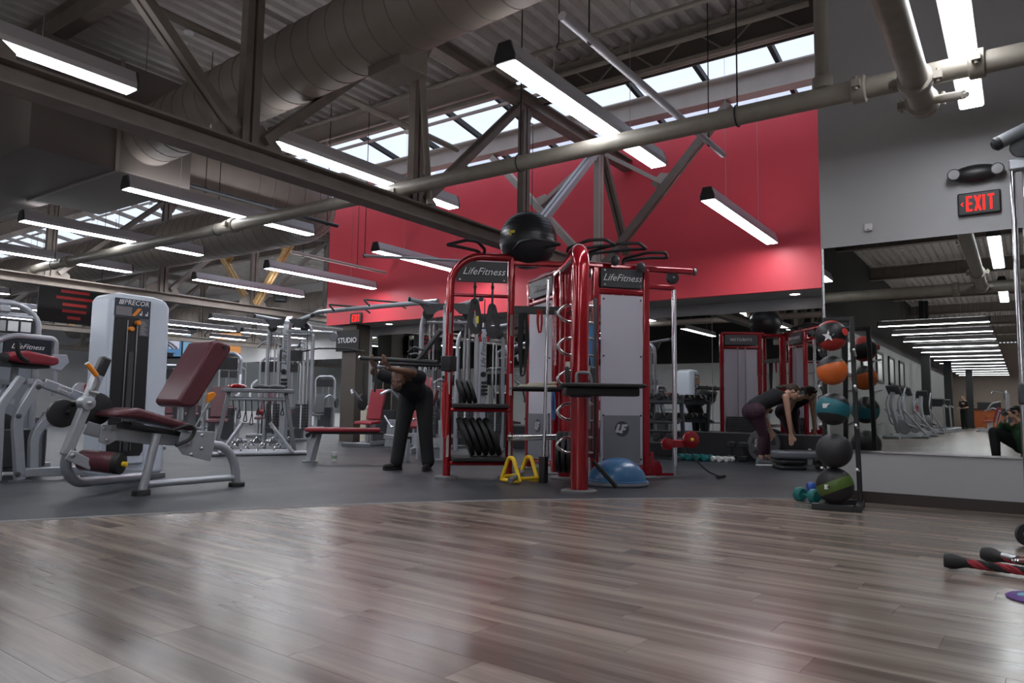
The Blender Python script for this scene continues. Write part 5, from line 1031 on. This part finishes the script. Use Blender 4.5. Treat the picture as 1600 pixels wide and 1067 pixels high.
for z, r, m, lab, txt in ((1.43, .127, 'ball_red', 'red and black medicine ball with star on the top of the rack', '8'), (1.14, .122, 'ball_orange', 'orange and black medicine ball second from the top of the rack', ''), (.82, .134, 'ball_teal', 'teal and black medicine ball in the middle of the rack', '10'), (.48, .141, 'ball_plain', 'plain black medicine ball fourth from the top of the rack', ''), (.197, .146, 'ball_green', 'black medicine ball with green band at the bottom of the rack', '20 LB')):
    t = thing('medicine_ball', lab, 'ball', cs+UP*z, group='medicine balls on the rack'); MB().ball((0, 0, 0), r, 32, 20).build('ball', m, t)
    n_ = V(.18, -1, .05).normalized(); u_ = V(1, .18, 0).normalized()
    if m == 'ball_red':
        st_ = [(.05*(1 if k % 2 == 0 else .42)*cos(pi/2+k*pi/5), .05*(1 if k % 2 == 0 else .42)*sin(pi/2+k*pi/5)) for k in range(10)]; MB().prism(st_, n_*(r-.004)+V(-.02, 0, -.02), u_, UP, .006).build('star', 'white_print', t, smooth=False)
        MB().lathe([(.03, 0), (.03, .004), (0, .004)], V(.12, -.08, .02), (.8, -.55, .1), 16).build('badge', mat('badge_red', (.6, .05, .04), .5), t)
    elif txt:
        bx = MB().box(n_*(r+.0)+V(-.03, .008, .02 if m == 'ball_teal' else -.01), (.095, .008, .036), (0, 0, .18)).build('weight_label', 'white_print', t); text('lettering', txt, .028, 'black_paint', bx, n_*(r+.006)+V(-.03, .006, .02 if m == 'ball_teal' else -.01), u_, UP, 0, .001)
dumbbell((-1.66, 7.55, FZ), .4, 'vinyl_blue', 'blue dumbbell on the rubber floor behind the ball rack', 'loose dumbbells', .20, .06, 10); dumbbell((-1.60, 6.86, 0), 2.6, 'teal', 'teal dumbbell on the floor at the foot of the ball rack', 'loose dumbbells', .24, .065, 10)
# ---------------------------------------------------- right edge: rope, strap clip, disc, plate, cable machine
t = thing('triceps_rope', 'red and black triceps rope with black rubber ends on the wood floor', 'rope', (0, 0, 0))
mat('rope_red', (.34, .03, .045), .8, bump=.5); mat('rope_black', (.02, .02, .02), .85, bump=.5)
def rope(a, b, sag):
    a, b = Vector(a), Vector(b); n = 34; d = (b-a).normalized(); x, y, z = frame(d)
    for k in range(4):
        MB().tube([a.lerp(b, i/n)+UP*sag*sin(pi*i/n)+(x*cos(i*.62+k*pi/2)+y*sin(i*.62+k*pi/2))*.012 for i in range(n+1)], .0115, 6).build('strand', 'rope_red' if k < 2 else 'rope_black', t)
    MB().lathe([(.018, -.03), (.026, .0), (.036, .03), (.041, .055), (.034, .085), (.0, .09)], a, -d, 18).build('rubber_end', 'black_rubber', t)
rope((-.28, 4.42, .045), (.22, 4.40, .035), 0); rope((-.13, 4.62, .06), (.22, 4.42, .04), .01)
t = thing('carabiner', 'shiny steel carabiner clip lying on the triceps rope', 'clip', (-.02, 4.50, .075), .3)
MB().tube([(-.06, -.02, 0), (.06, -.03, .01), (.08, .0, .01), (.05, .03, .01), (-.05, .03, 0)], .009, 8, .03, True).build('hook', 'chrome', t); MB().cyl((-.02, .05, -.0), (-.06, .13, .0), .017, 10).build('swivel', 'chrome_dull', t)
t = thing('glide_disc', 'flat purple glide disc with a pale blue crescent on the wood floor', 'disc', (.02, 3.97, .0)); MB().lathe([(0, 0), (.115, 0), (.12, .006), (.11, .012), (0, .012)], (0, 0, 0), (0, 0, 1), 32).build('disc', mat('purple', (.085, .02, .20), .5), t)
cr_ = [(.075*cos(a), .075*sin(a)) for a in [pi*.55+k*.13 for k in range(14)]]; MB().prism(cr_+[(x*.62, y*.62) for x, y in cr_[::-1]], (0, 0, .0115), t=.002).build('crescent', mat('aqua', (.12, .42, .55), .5), t, smooth=False)
t = thing('leaning_plate', 'small dark weight disc on the wood floor below the chrome rods', 'weight plate', (-.015, 5.52, .07)); MB().lathe([(.02, -.015), (.064, -.015), (.07, 0), (.064, .015), (.02, .015)], (0, 0, 0), (.5, -.8, .1), 28).build('disc', 'iron', t); MB().lathe([(.018, -.02), (.03, -.02), (.03, .02), (.018, .02)], (0, 0, 0), (.5, -.8, .1), 16).build('hub', 'chrome', t)
t = thing('cable_crossover', 'dark cable machine with twin chrome rods at the edge of the mirror', 'gym machine', (.02, 6.55, 0), 0)
for dx in (-.02, .06): MB().cyl((dx, .0, .02), (dx, 0, 2.68), .022, 14).build('guide_rod', 'chrome', t)
MB().tube([(-.09, -.12, 2.83), (.3, .0, 3.03)], .05, 14).build('top_arm', 'silver_dark', t); MB().lathe([(.052, 0), (.052, .03), (.03, .05), (0, .05)], (-.09, -.12, 2.83), (-.42, -.12, -.22), 14).build('arm_cap', 'black_plastic', t); MB().lathe([(.08, -.02), (.08, .02), (0, .03)], (.05, -.06, 2.79), (.2, -1, 0), 22).build('pulley', 'charcoal', t); MB().box((.06, 0, 2.67), (.20, .09, .08)).build('bracket', 'silver_paint', t, .01)
MB().b2(.25, .45, -.1, .1, 0, 3.0).build('tower_post', 'silver_dark', t, .02); MB().b2(.08, .5, -.2, .2, 0, .04).build('base', 'charcoal', t, .01); MB().bar((.0, 0, 2.66), (.35, 0, 2.66), .07, .07).build('cross_arm', 'silver_dark', t, .01); MB().box((.01, -.03, .95), (.12, .12, .16)).build('carriage', 'charcoal', t, .015)
# ================================================================== behind the camera, seen in the mirrors
def door(x, label, nm='door_1'):
    t = thing(nm, label, 'door', (x, -4.0, 0), kind='structure'); MB().b2(-.5, .5, 0, .03, 0, 2.12).build('leaf', 'white_plastic', t, .004); MB().b2(-.56, -.5, 0, .05, 0, 2.18).b2(.5, .56, 0, .05, 0, 2.18).b2(-.56, .56, 0, .05, 2.12, 2.18).build('frame', 'grey_wall', t); MB().cyl((.42, .03, 1.0), (.42, .09, 1.0), .025, 10).build('handle', 'chrome_dull', t)
door(-8.2, 'white door in the wall behind the machines'); door(-6.6, 'second white door in the wall behind the machines', 'door_2')
t = thing('door_sign', 'small dark sign on the white wall between the doors', 'sign', (-7.4, -3.985, 1.55)); MB().b2(-.22, .22, 0, .012, -.05, .05).build('plate', 'charcoal', t); MB().b2(-.18, .18, .012, .014, -.02, .02).build('printed_line', 'white_print', t)
for k in range(5):
    t = thing('window_%d' % (k+1), 'dark framed high window in the cardio area wall, %s from the corner' % ORD[k], 'window', (-3.79, -6.6-k*2.6, 2.25), kind='structure'); MB().b2(0, .04, -.7, -.55, -.5, .5).b2(0, .04, .55, .7, -.5, .5).b2(0, .04, -.7, .7, .42, .5).b2(0, .04, -.7, .7, -.5, -.42).build('frame', 'black_paint', t); MB().b2(0, .015, -.55, .55, -.42, .42).build('pane', mat('pane_grey', (.45, .45, .42), .25), t)
for k, (x, y) in enumerate(((-3.2, -19.5), (-2.9, -26), (-2.4, -33))): t = thing('column', ['black square column nearest the cardio machines', 'black square column in the middle of the cardio area', 'black square column near the reception desk'][k], 'column', (x, y, 0)); MB().b2(-.16, .16, -.16, .16, .0, CZ).build('shaft', 'black_paint', t); MB().b2(-.19, .19, -.19, .19, 0, .12).build('base', 'black_paint', t, .01)
def trainer(x, y, rz, label):
    t = thing('cardio_trainer', label, 'cardio machine', (x, y, 0), rz, 'cardio machines')
    MB().tube([(-.28, -.75, .05), (.28, -.75, .05)], .05, 10).build('rear_foot', 'silver_paint', t); MB().tube([(-.28, .65, .05), (.28, .65, .05)], .05, 10).build('front_foot', 'silver_paint', t); sqt([(0, -.75, .1), (0, .65, .1)], .12, 'main_beam', t)
    sqt([(0, .25, .1), (0, .62, 1.0), (0, .52, 1.42)], .11, 'mast', t, r=.2); MB().box((0, .48, 1.50), (.44, .08, .30), (-.5, 0, 0)).build('console', 'charcoal', t, .02); MB().lathe([(.30, -.08), (.30, .08), (.2, .12), (0, .12)], (0, .1, .42), (1, 0, 0), 24).build('drive_cover', 'silver_dark', t)
    for s in (-1, 1): MB().tube([(s*.24, -.55, .28), (s*.26, .30, .45), (s*.27, .50, 1.1), (s*.24, .28, 1.55)], .026, 8, .12).build('swing_handle', 'silver_paint', t); MB().box((s*.17, -.30, .36), (.14, .40, .05), (.12, 0, 0)).build('pedal', 'black_rubber', t, .015); sqt([(s*.3, .5, .9), (s*.32, -.55, .12)], .05, 'side_rail', t)
    return t
trainer(-3.05, -11.3, .5, 'silver elliptical trainer by the pale wall'); trainer(-3.0, -13.5, .5, 'second silver elliptical trainer by the pale wall'); trainer(-3.0, -17.5, .3, 'silver elliptical trainer beyond the first column')
def treadmill(x, y, rz, label):
    t = thing('treadmill', label, 'cardio machine', (x, y, 0), rz, 'treadmills'); MB().b2(-.36, .36, -.9, .7, .0, .17).build('deck', 'silver_paint', t, .03); MB().b2(-.25, .25, -.88, .65, .17, .18).build('belt', 'black_rubber', t)
    for s in (-1, 1): sqt([(s*.36, .6, .1), (s*.36, .78, 1.15), (s*.36, .25, 1.05)], .06, 'upright', t, r=.1)
    MB().box((0, .75, 1.25), (.8, .1, .32), (-.4, 0, 0)).build('console', 'charcoal', t, .02)
treadmill(-2.9, -21.2, .2, 'grey treadmill beyond the elliptical trainers'); treadmill(-2.85, -23.6, .2, 'second grey treadmill beyond the elliptical trainers')
for k, y in enumerate((-24, -26.5, -29)): station(-.7, y, -1.57, 'silver strength machine facing the treadmills, '+('first', 'second', 'third')[k]+' from the wood floor', k, 1.8)
t = thing('reception_desk', 'orange brown reception desk with black counter at the end of the cardio area', 'desk', (-1.3, -38.5, 0)); MB().b2(-1.6, 1.6, -.4, .4, 0, 1.05).build('front', mat('desk_wood', (.42, .10, .02), .4, noise=.1, nscale=6), t, .01); MB().b2(-1.7, 1.7, -.48, .48, 1.05, 1.12).build('counter', 'black_plastic', t, .01); MB().b2(-1.0, .2, -.25, .25, 1.12, 1.5).build('monitor_bank', 'black_plastic', t, .02)
t = thing('fire_extinguisher', 'red fire extinguisher on the pale wall of the cardio area', 'extinguisher', (-3.69, -20.2, .9)); MB().lathe([(0, -.25), (.09, -.25), (.09, .15), (.04, .22), (0, .22)], (0, 0, 0), (0, 0, 1), 16).build('tank', 'rig_red', t); MB().tube([(0, 0, .24), (.06, 0, .30), (.1, 0, .1)], .012, 6, .03).build('hose', 'black_rubber', t)
# ================================================================== people
mat('skin_dark', (.17, .085, .055), .48, noise=.08, nscale=25); mat('skin_fair', (.52, .29, .20), .5, noise=.06, nscale=25)
mat('cloth_black', (.012, .013, .016), .85, bump=.3, bscale=60); mat('cloth_charcoal', (.008, .009, .010), .85, bump=.3, bscale=50); mat('cloth_plum', (.040, .012, .024), .8, bump=.2, bscale=60); mat('cloth_green', (.020, .060, .025), .9, bump=.3, bscale=60)
mat('hair_dark', (.018, .012, .009), .55, bump=.6, bscale=90); mat('hair_brown', (.045, .024, .014), .55, bump=.6, bscale=90); mat('eye_white', (.30, .29, .28), .5); mat('shoe_black', (.012, .012, .013), .6); mat('shoe_grey', (.12, .125, .135), .7); mat('sole_white', (.7, .7, .7), .6); mat('lace_red', (.45, .04, .05), .7)
def cap(m, p, q, r1, r2, n=14):
    p, q = Vector(p), Vector(q); m.cyl(p, q, r1, n, r2); m.ball(p, r1, n, 8); m.ball(q, r2, n, 8)
def chain(m, pts, rs):
    for a, b, r1, r2 in zip(pts, pts[1:], rs, rs[1:]): cap(m, a, b, r1, r2)
def remesh(mb, name, m, parent, vox, smooth=6):
    o = mb.build(name, m, parent, smooth=True, ang=180); r = o.modifiers.new('remesh', 'REMESH'); r.mode = 'VOXEL'; r.voxel_size = vox; r.use_smooth_shade = True
    s = o.modifiers.new('smooth', 'SMOOTH'); s.iterations = smooth; s.factor = .5; return o
def hand(m, w, d, palm, curl, side):
    "w wrist, d finger direction, palm = palm normal, curl per joint, side = thumb side direction"
    w, d, palm, side = Vector(w), Vector(d).normalized(), Vector(palm).normalized(), Vector(side).normalized()
    k = w+d*.085
    for s in (-.028, -.009, .010, .028): cap(m, w+side*s*.7, k+side*s, .017, .014, 10)
    for s, L in ((.030, .072), (.010, .080), (-.010, .075), (-.029, .058)):
        a = k+side*s; dd = d
        for j, f in enumerate((.45, .32, .23)):
            dd = (dd*cos(curl)+palm*sin(curl)).normalized() if abs(curl) > .01 else dd
            palm_ = palm; b = a+dd*L*f; cap(m, a, b, .0092-.0008*j, .0088-.0008*j, 8); a = b
    a = w+d*.03+side*.030; b = a+(side*.75+d*.6+palm*.15).normalized()*.042; cap(m, a, b, .013, .011, 8); c = b+(d*.9+side*.2+palm*.3).normalized()*.032; cap(m, b, c, .011, .009, 8)
def head(m, c, face, up, s=1.):
    "skull, jaw, nose, lips, brow, ears as one surface; returns frame"
    f = Vector(face).normalized(); u = (Vector(up)-Vector(up).dot(f)*f).normalized(); r = f.cross(u); c = Vector(c)
    R = Matrix((r, f, u)).transposed()
    P = lambda x, y, z: c+(r*x+f*y+u*z)*s
    m.ball(P(0, -.012, .025), (.074*s, .093*s, .090*s), 20, 14, R); m.ball(P(0, .028, -.045), (.056*s, .060*s, .066*s), 16, 10, R); m.ball(P(0, .058, -.088), (.026*s, .024*s, .022*s), 12, 8, R)
    cap(m, P(0, .088, .015), P(0, .108, -.022), .009*s, .013*s, 8); m.ball(P(0, .086, -.055), (.024*s, .013*s, .007*s), 10, 6, R); m.ball(P(0, .084, -.066), (.020*s, .012*s, .007*s), 10, 6, R)
    for e in (-1, 1): m.ball(P(e*.030, .076, .028), (.022*s, .014*s, .008*s), 8, 6, R); m.ball(P(e*.074, -.008, -.008), (.010*s, .020*s, .032*s), 8, 8, R); m.ball(P(e*.042, .060, -.030), (.022*s, .022*s, .022*s), 8, 6, R)
    return P, R
def eyes(P, R, s, parent):
    for e in (-1, 1):
        o = MB().ball(P(e*.031, .075, .010), (.0115*s, .008*s, .006*s), 10, 6, R).build('eye', 'eye_white', parent); MB().ball(P(e*.031, .083, .009), .0048*s, 8, 6).build('iris', 'hair_dark', o)
def shoe(a, d, m, sole, parent, lace=None, L=.27):
    a, d = Vector(a), Vector(d); d.z = 0; d.normalize(); z0 = FZ; s = V(-d.y, d.x, 0); g = V(a.x, a.y, z0)
    b = MB(); b.ball(g-d*.035+UP*.055, (.042, .042, .05), 14, 8); cap(b, g-d*.03+UP*.05, g+d*.06+UP*.05, .040, .040); cap(b, g+d*.06+UP*.047, g+d*(L-.115)+UP*.038, .040, .034); cap(b, g-d*.02+UP*.09, g+UP*.07, .042, .042)
    o = remesh(b, 'shoe', m, parent, .008, 4)
    ou = [(-.075, -.02), (-.05, -.038), (.05, -.040), (.11, -.044), (L-.10, -.03), (L-.08, 0), (L-.10, .03), (.11, .044), (.05, .040), (-.05, .038), (-.075, .02)]
    MB().prism(ou, g+UP*.001, d, s, .024).build('sole', sole, o, .006)
    for k in range(3):
        c = g+d*(.045+.028*k)+UP*(.092-.012*k); MB().cyl(c-s*.025, c+s*.025, .005, 6).build('lace', lace or m, o)
    return o
# ---------------------------------------------------- man leaning on the dip bar
man = thing('person', 'man in black shirt and trousers bending forward with hands on the dip bar', 'person', (0, 0, 0))
rt = V(cos(YAW), sin(YAW), 0); tc_ = V(sin(YAW), -cos(YAW), 0)     # right in view, towards camera
fa, fb = V(-6.38, 6.64, .09), V(-6.07, 6.87, .09)                 # ankles
mid = (fa+fb)/2
hip = mid-tc_*.20+UP*.83; ha, hb_ = hip-rt*.10, hip+rt*.10
ka, kb = fa.lerp(ha, .52)+tc_*.06, fb.lerp(hb_, .52)+tc_*.06
chest = hip+tc_*.34+UP*.20-rt*.06; neck = hip+tc_*.50+UP*.24-rt*.09
sa, sb = neck-rt*.185-tc_*.02-UP*.02, neck+rt*.185-tc_*.04-UP*.02
wa, wb = V(-6.34, 6.17, 1.255), V(-6.09, 6.155, 1.25)
ea, eb = sa.lerp(wa, .5)-rt*.10+UP*.0-tc_*.02, sb.lerp(wb, .5)+rt*.08+UP*.0
hc = neck+tc_*.13-rt*.05-UP*.07; face = (tc_*.94-UP*.30-rt*.10)
b = MB(); P, R = head(b, hc, face, UP+tc_*.8, 1.05)
chain(b, [hip, chest, neck, hc-tc_*.03], [.13, .14, .06, .055]); chain(b, [neck, sa, ea, wa-UP*.02], [.075, .066, .047, .028]); chain(b, [neck, sb, eb, wb-UP*.02], [.075, .066, .047, .028])
chain(b, [ha, ka, fa], [.085, .06, .045]); chain(b, [hb_, kb, fb], [.085, .06, .045])
hand(b, wa, (.1, -.35, .40), (.0, -.2, -.9), -.5, (1, 0, 0)); hand(b, wb, (-.05, -.35, .40), (0, -.2, -.9), -.5, (-1, 0, 0))
body = remesh(b, 'body', 'skin_dark', man, .0085, 4); eyes(P, R, 1.05, body)
hb2 = MB().ball(P(0, -.018, .032), (.078, .094, .092), 18, 12, R); remesh(hb2, 'hair', 'hair_dark', man, .01, 3)
remesh(MB().ball(P(0, .064, -.088), (.036, .026, .026), 10, 8, R).ball(P(0, .085, -.046), (.024, .010, .006), 8, 6, R), 'beard', 'hair_dark', man, .007, 2)
b = MB(); chain(b, [hip-tc_*.02+UP*.01, hip.lerp(chest, .5), chest, neck-tc_*.07], [.165, .165, .17, .085]); chain(b, [chest+UP*.02, sa, sa.lerp(ea, .45)], [.13, .088, .075]); chain(b, [chest+UP*.02, sb, sb.lerp(eb, .45)], [.13, .088, .075]); b.ball(chest-UP*.05, (.20, .18, .15), 14, 10)
remesh(b, 'shirt', 'cloth_black', man, .012, 6)
b = MB(); chain(b, [hip-rt*.07, hip+rt*.07], [.155, .155]); chain(b, [ha, ka, fa.lerp(ka, .35), fa+UP*.02], [.125, .092, .082, .082]); chain(b, [hb_, kb, fb.lerp(kb, .35), fb+UP*.02], [.125, .092, .082, .082])
remesh(b, 'trousers', 'cloth_charcoal', man, .012, 5)
shoe(fa, tc_*.6-rt*.8, 'shoe_black', 'shoe_black', man); shoe(fb, tc_-rt*.15, 'shoe_black', 'shoe_black', man)
# gym towel strap hanging from his hands
t = thing('hanging_strap', 'thin dark strap hanging from the dip bar in front of the man', 'strap', (-6.24, 6.10, 0)); MB().tube([(-.20, 0, 1.29), (-.21, 0, 1.05), (-.18, 0, .93)], .012, 4, .05, prof=[(-1.6, -.15), (1.6, -.15), (1.6, .15), (-1.6, .15)]).build('left_tail', 'charcoal', t); MB().tube([(.0, 0, 1.29), (.005, 0, 1.1), (-.01, 0, .95)], .012, 4, .05, prof=[(-1.6, -.15), (1.6, -.15), (1.6, .15), (-1.6, .15)]).build('right_tail', 'charcoal', t)
# ---------------------------------------------------- woman bending over by the mirror
wom = thing('person', 'woman in black top and plum leggings bending forward by the alcove mirror', 'person', (0, 0, 0))
g = V(-3.13, 10.84, 0); fw = rt*.97-tc_*.10; fw.normalize(); sd = V(-fw.y, fw.x, 0)     # facing right; sd = her left (away from camera)
Q = lambda f, z, s=0.: g+fw*f+UP*z+sd*s
an, af = Q(-.06, .09, -.06), Q(.12, .09, .09)
hip = Q(-.13, .78); hn, hf = hip-sd*.085, hip+sd*.085; kn, kf = Q(-.02, .44, -.07), Q(.08, .44, .09)
waist = Q(.0, .92); chest = Q(.20, 1.00); neck = Q(.34, 1.02); hc = Q(.48, 1.08)
sn, sf = Q(.29, 1.00, -.155), Q(.29, 1.0, .155); en, ef = Q(.32, .70, -.17), Q(.10, .74, .16); wn, wf = Q(.36, .46, -.15), Q(.20, .50, .14)
b = MB(); P, R = head(b, hc, fw*.75-UP*.55-sd*.45, UP*.7+fw*.6, .98)
chain(b, [hip, waist, chest, neck, hc-fw*.05], [.12, .10, .105, .05, .048]); chain(b, [neck, sn, en, wn], [.055, .050, .037, .024]); chain(b, [neck, sf, ef, wf], [.055, .050, .037, .024]); chain(b, [hn, kn, an], [.08, .052, .036]); chain(b, [hf, kf, af], [.08, .052, .036])
hand(b, wn, (.08, .0, -1), -fw, .18, -sd*.2+fw); hand(b, wf, (.0, 0, -1), -fw, .25, fw)
body = remesh(b, 'body', 'skin_fair', wom, .0085, 4); eyes(P, R, .98, body)
hr = MB().ball(P(0, -.024, .030), (.083, .096, .098), 18, 12, R).ball(P(0, .060, .082), (.055, .030, .022), 10, 8, R); chain(hr, [P(0, -.10, .03), P(.0, -.15, .0), P(0, -.20, -.05), P(0, -.24, -.08)], [.030, .034, .028, .010]); remesh(hr, 'hair', 'hair_brown', wom, .010, 3)
MB().ball(P(.078, .012, -.014), (.008, .012, .012), 8, 6, R).build('earbud', 'white_plastic', wom)
b = MB(); chain(b, [hip+fw*.03+UP*.07, waist, chest, Q(.29, 1.0)], [.128, .118, .128, .10]); chain(b, [chest, Q(.28, 1.03, -.07)], [.11, .06]); chain(b, [chest, Q(.28, 1.03, .07)], [.11, .06]); remesh(b, 'top', 'cloth_black', wom, .011, 5)
b = MB(); chain(b, [hn, hf], [.135, .135]); chain(b, [hip, waist-fw*.04-UP*.02], [.13, .115]); b.ball(hip-fw*.05-sd*.06, (.11, .11, .12), 12, 8); chain(b, [hn, kn, an.lerp(kn, .55), an.lerp(kn, .26)], [.112, .068, .064, .047]); chain(b, [hf, kf, af.lerp(kf, .55), af.lerp(kf, .26)], [.112, .068, .064, .047]); remesh(b, 'leggings', 'cloth_plum', wom, .011, 5)
shoe(an, fw-sd*.1, 'shoe_grey', 'sole_white', wom, 'lace_red', .25); shoe(af, fw, 'shoe_grey', 'sole_white', wom, 'lace_red', .25)
# ---------------------------------------------------- photographer crouching behind the camera (seen in the mirror)
ph = thing('person', 'crouching photographer in green jacket and dark jeans holding a camera', 'person', (0, 0, 0))
ff = V(-sin(YAW), cos(YAW), 0); rr_ = V(cos(YAW), sin(YAW), 0); o0 = -ff*.17-rr_*.36+UP*.80
hc = o0-ff*.17+UP*.02; neck = hc-ff*.06-UP*.19; hip = neck-ff*.16-UP*.36; chest = neck.lerp(hip, .4)
sa, sb = neck-rr_*.19-UP*.05, neck+rr_*.19-UP*.05; wa, wb = o0-rr_*.075-UP*.05, o0+rr_*.075-UP*.03; ea, eb = sa.lerp(wa, .5)-rr_*.12-UP*.14, sb.lerp(wb, .5)+rr_*.12-UP*.14
fa, fb = V(0, 0, .09)-rr_*.60-ff*.14, V(0, 0, .09)-rr_*.18-ff*.50
ha, hb_ = hip-rr_*.10, hip+rr_*.10; ka = fa+UP*.40+ff*.0-rr_*.02; kb = V(0, 0, .12)-rr_*.12-ff*.20
b = MB(); P, R = head(b, hc, ff, UP, 1.03); chain(b, [hip, chest, neck, hc-ff*.03], [.13, .13, .06, .055]); chain(b, [neck, sa, ea, wa], [.06, .06, .044, .027]); chain(b, [neck, sb, eb, wb], [.06, .06, .044, .027]); chain(b, [ha, ka, fa], [.085, .06, .045]); chain(b, [hb_, kb, fb], [.085, .06, .045])
hand(b, wa, ff*.5+rr_*.4, rr_, .5, UP); hand(b, wb, ff*.5-rr_*.4+UP*.2, -rr_, .5, UP); body = remesh(b, 'body', 'skin_fair', ph, .009, 4); eyes(P, R, 1.03, body)
remesh(MB().ball(P(0, -.018, .034), (.083, .098, .092), 18, 12, R).ball(P(0, .085, .075), (.06, .06, .012), 12, 6, R), 'cap', 'cloth_black', ph, .01, 3)
b = MB(); chain(b, [hip, chest, neck-UP*.06], [.165, .165, .10]); chain(b, [chest+UP*.03, sa, ea, ea.lerp(wa, .5)], [.12, .085, .068, .055]); chain(b, [chest+UP*.03, sb, eb, eb.lerp(wb, .5)], [.12, .085, .068, .055]); remesh(b, 'jacket', 'cloth_green', ph, .012, 5)
b = MB(); chain(b, [ha, hb_], [.14, .14]); chain(b, [ha, ka, fa+UP*.03], [.12, .088, .07]); chain(b, [hb_, kb, fb+UP*.02], [.12, .088, .07]); remesh(b, 'jeans', 'cloth_charcoal', ph, .012, 5)
FZ = .0
shoe(fa, ff-rr_*.3, 'shoe_black', 'shoe_black', ph); shoe(fb, ff, 'shoe_black', 'shoe_black', ph)
t = thing('photo_camera', 'black camera with lens held by the photographer', 'camera', o0, YAW); MB().b2(-.07, .07, -.05, .03, -.05, .05).build('body', 'black_plastic', t, .012); MB().b2(-.03, .03, -.05, .02, .05, .075).build('viewfinder', 'black_plastic', t, .01); MB().lathe([(.036, .03), (.038, .10), (.034, .105), (0, .10)], (0, 0, 0), (0, 1, 0), 20).build('lens', 'black_plastic', t)
# standing man far behind, by the columns
sm = thing('person', 'man in dark shirt standing by the columns near reception', 'person', (-2.55, -30.5, 0), .6)
b = MB(); P, R = head(b, (0, .03, 1.66), (0, 1, -.2), UP, 1.); chain(b, [(0, 0, .95), (0, 0, 1.3), (0, .0, 1.48), (0, .02, 1.62)], [.12, .13, .06, .055])
for s in (-1, 1): chain(b, [(0, 0, 1.44), (s*.19, 0, 1.40), (s*.22, .02, 1.12), (s*.14, .22, 1.08)], [.06, .06, .045, .028]); hand(b, (s*.14, .22, 1.08), (-s*.3, 1, 0), UP*-1, .3, (-s, 0, 0)); chain(b, [(s*.1, 0, .92), (s*.1, .02, .5), (s*.1, 0, .09)], [.085, .06, .045])
remesh(b, 'body', 'skin_fair', sm, .012, 3); remesh(MB().ball(P(0, -.018, .034), (.08, .096, .09), 14, 10, R), 'hair', 'hair_dark', sm, .012, 3)
b = MB(); chain(b, [(0, 0, .95), (0, 0, 1.2), (0, 0, 1.42)], [.15, .155, .09])
for s in (-1, 1): chain(b, [(0, 0, 1.38), (s*.19, 0, 1.38), (s*.215, .01, 1.2)], [.1, .08, .065])
remesh(b, 'shirt', 'cloth_black', sm, .014, 4)
b = MB(); chain(b, [(-.08, 0, .95), (.08, 0, .95)], [.13, .13])
for s in (-1, 1): chain(b, [(s*.1, 0, .9), (s*.1, .02, .5), (s*.1, 0, .1)], [.11, .085, .075]); shoe((s*.1, 0, .09), (0, 1, 0), 'shoe_black', 'shoe_black', sm)
remesh(b, 'trousers', 'cloth_charcoal', sm, .014, 4)
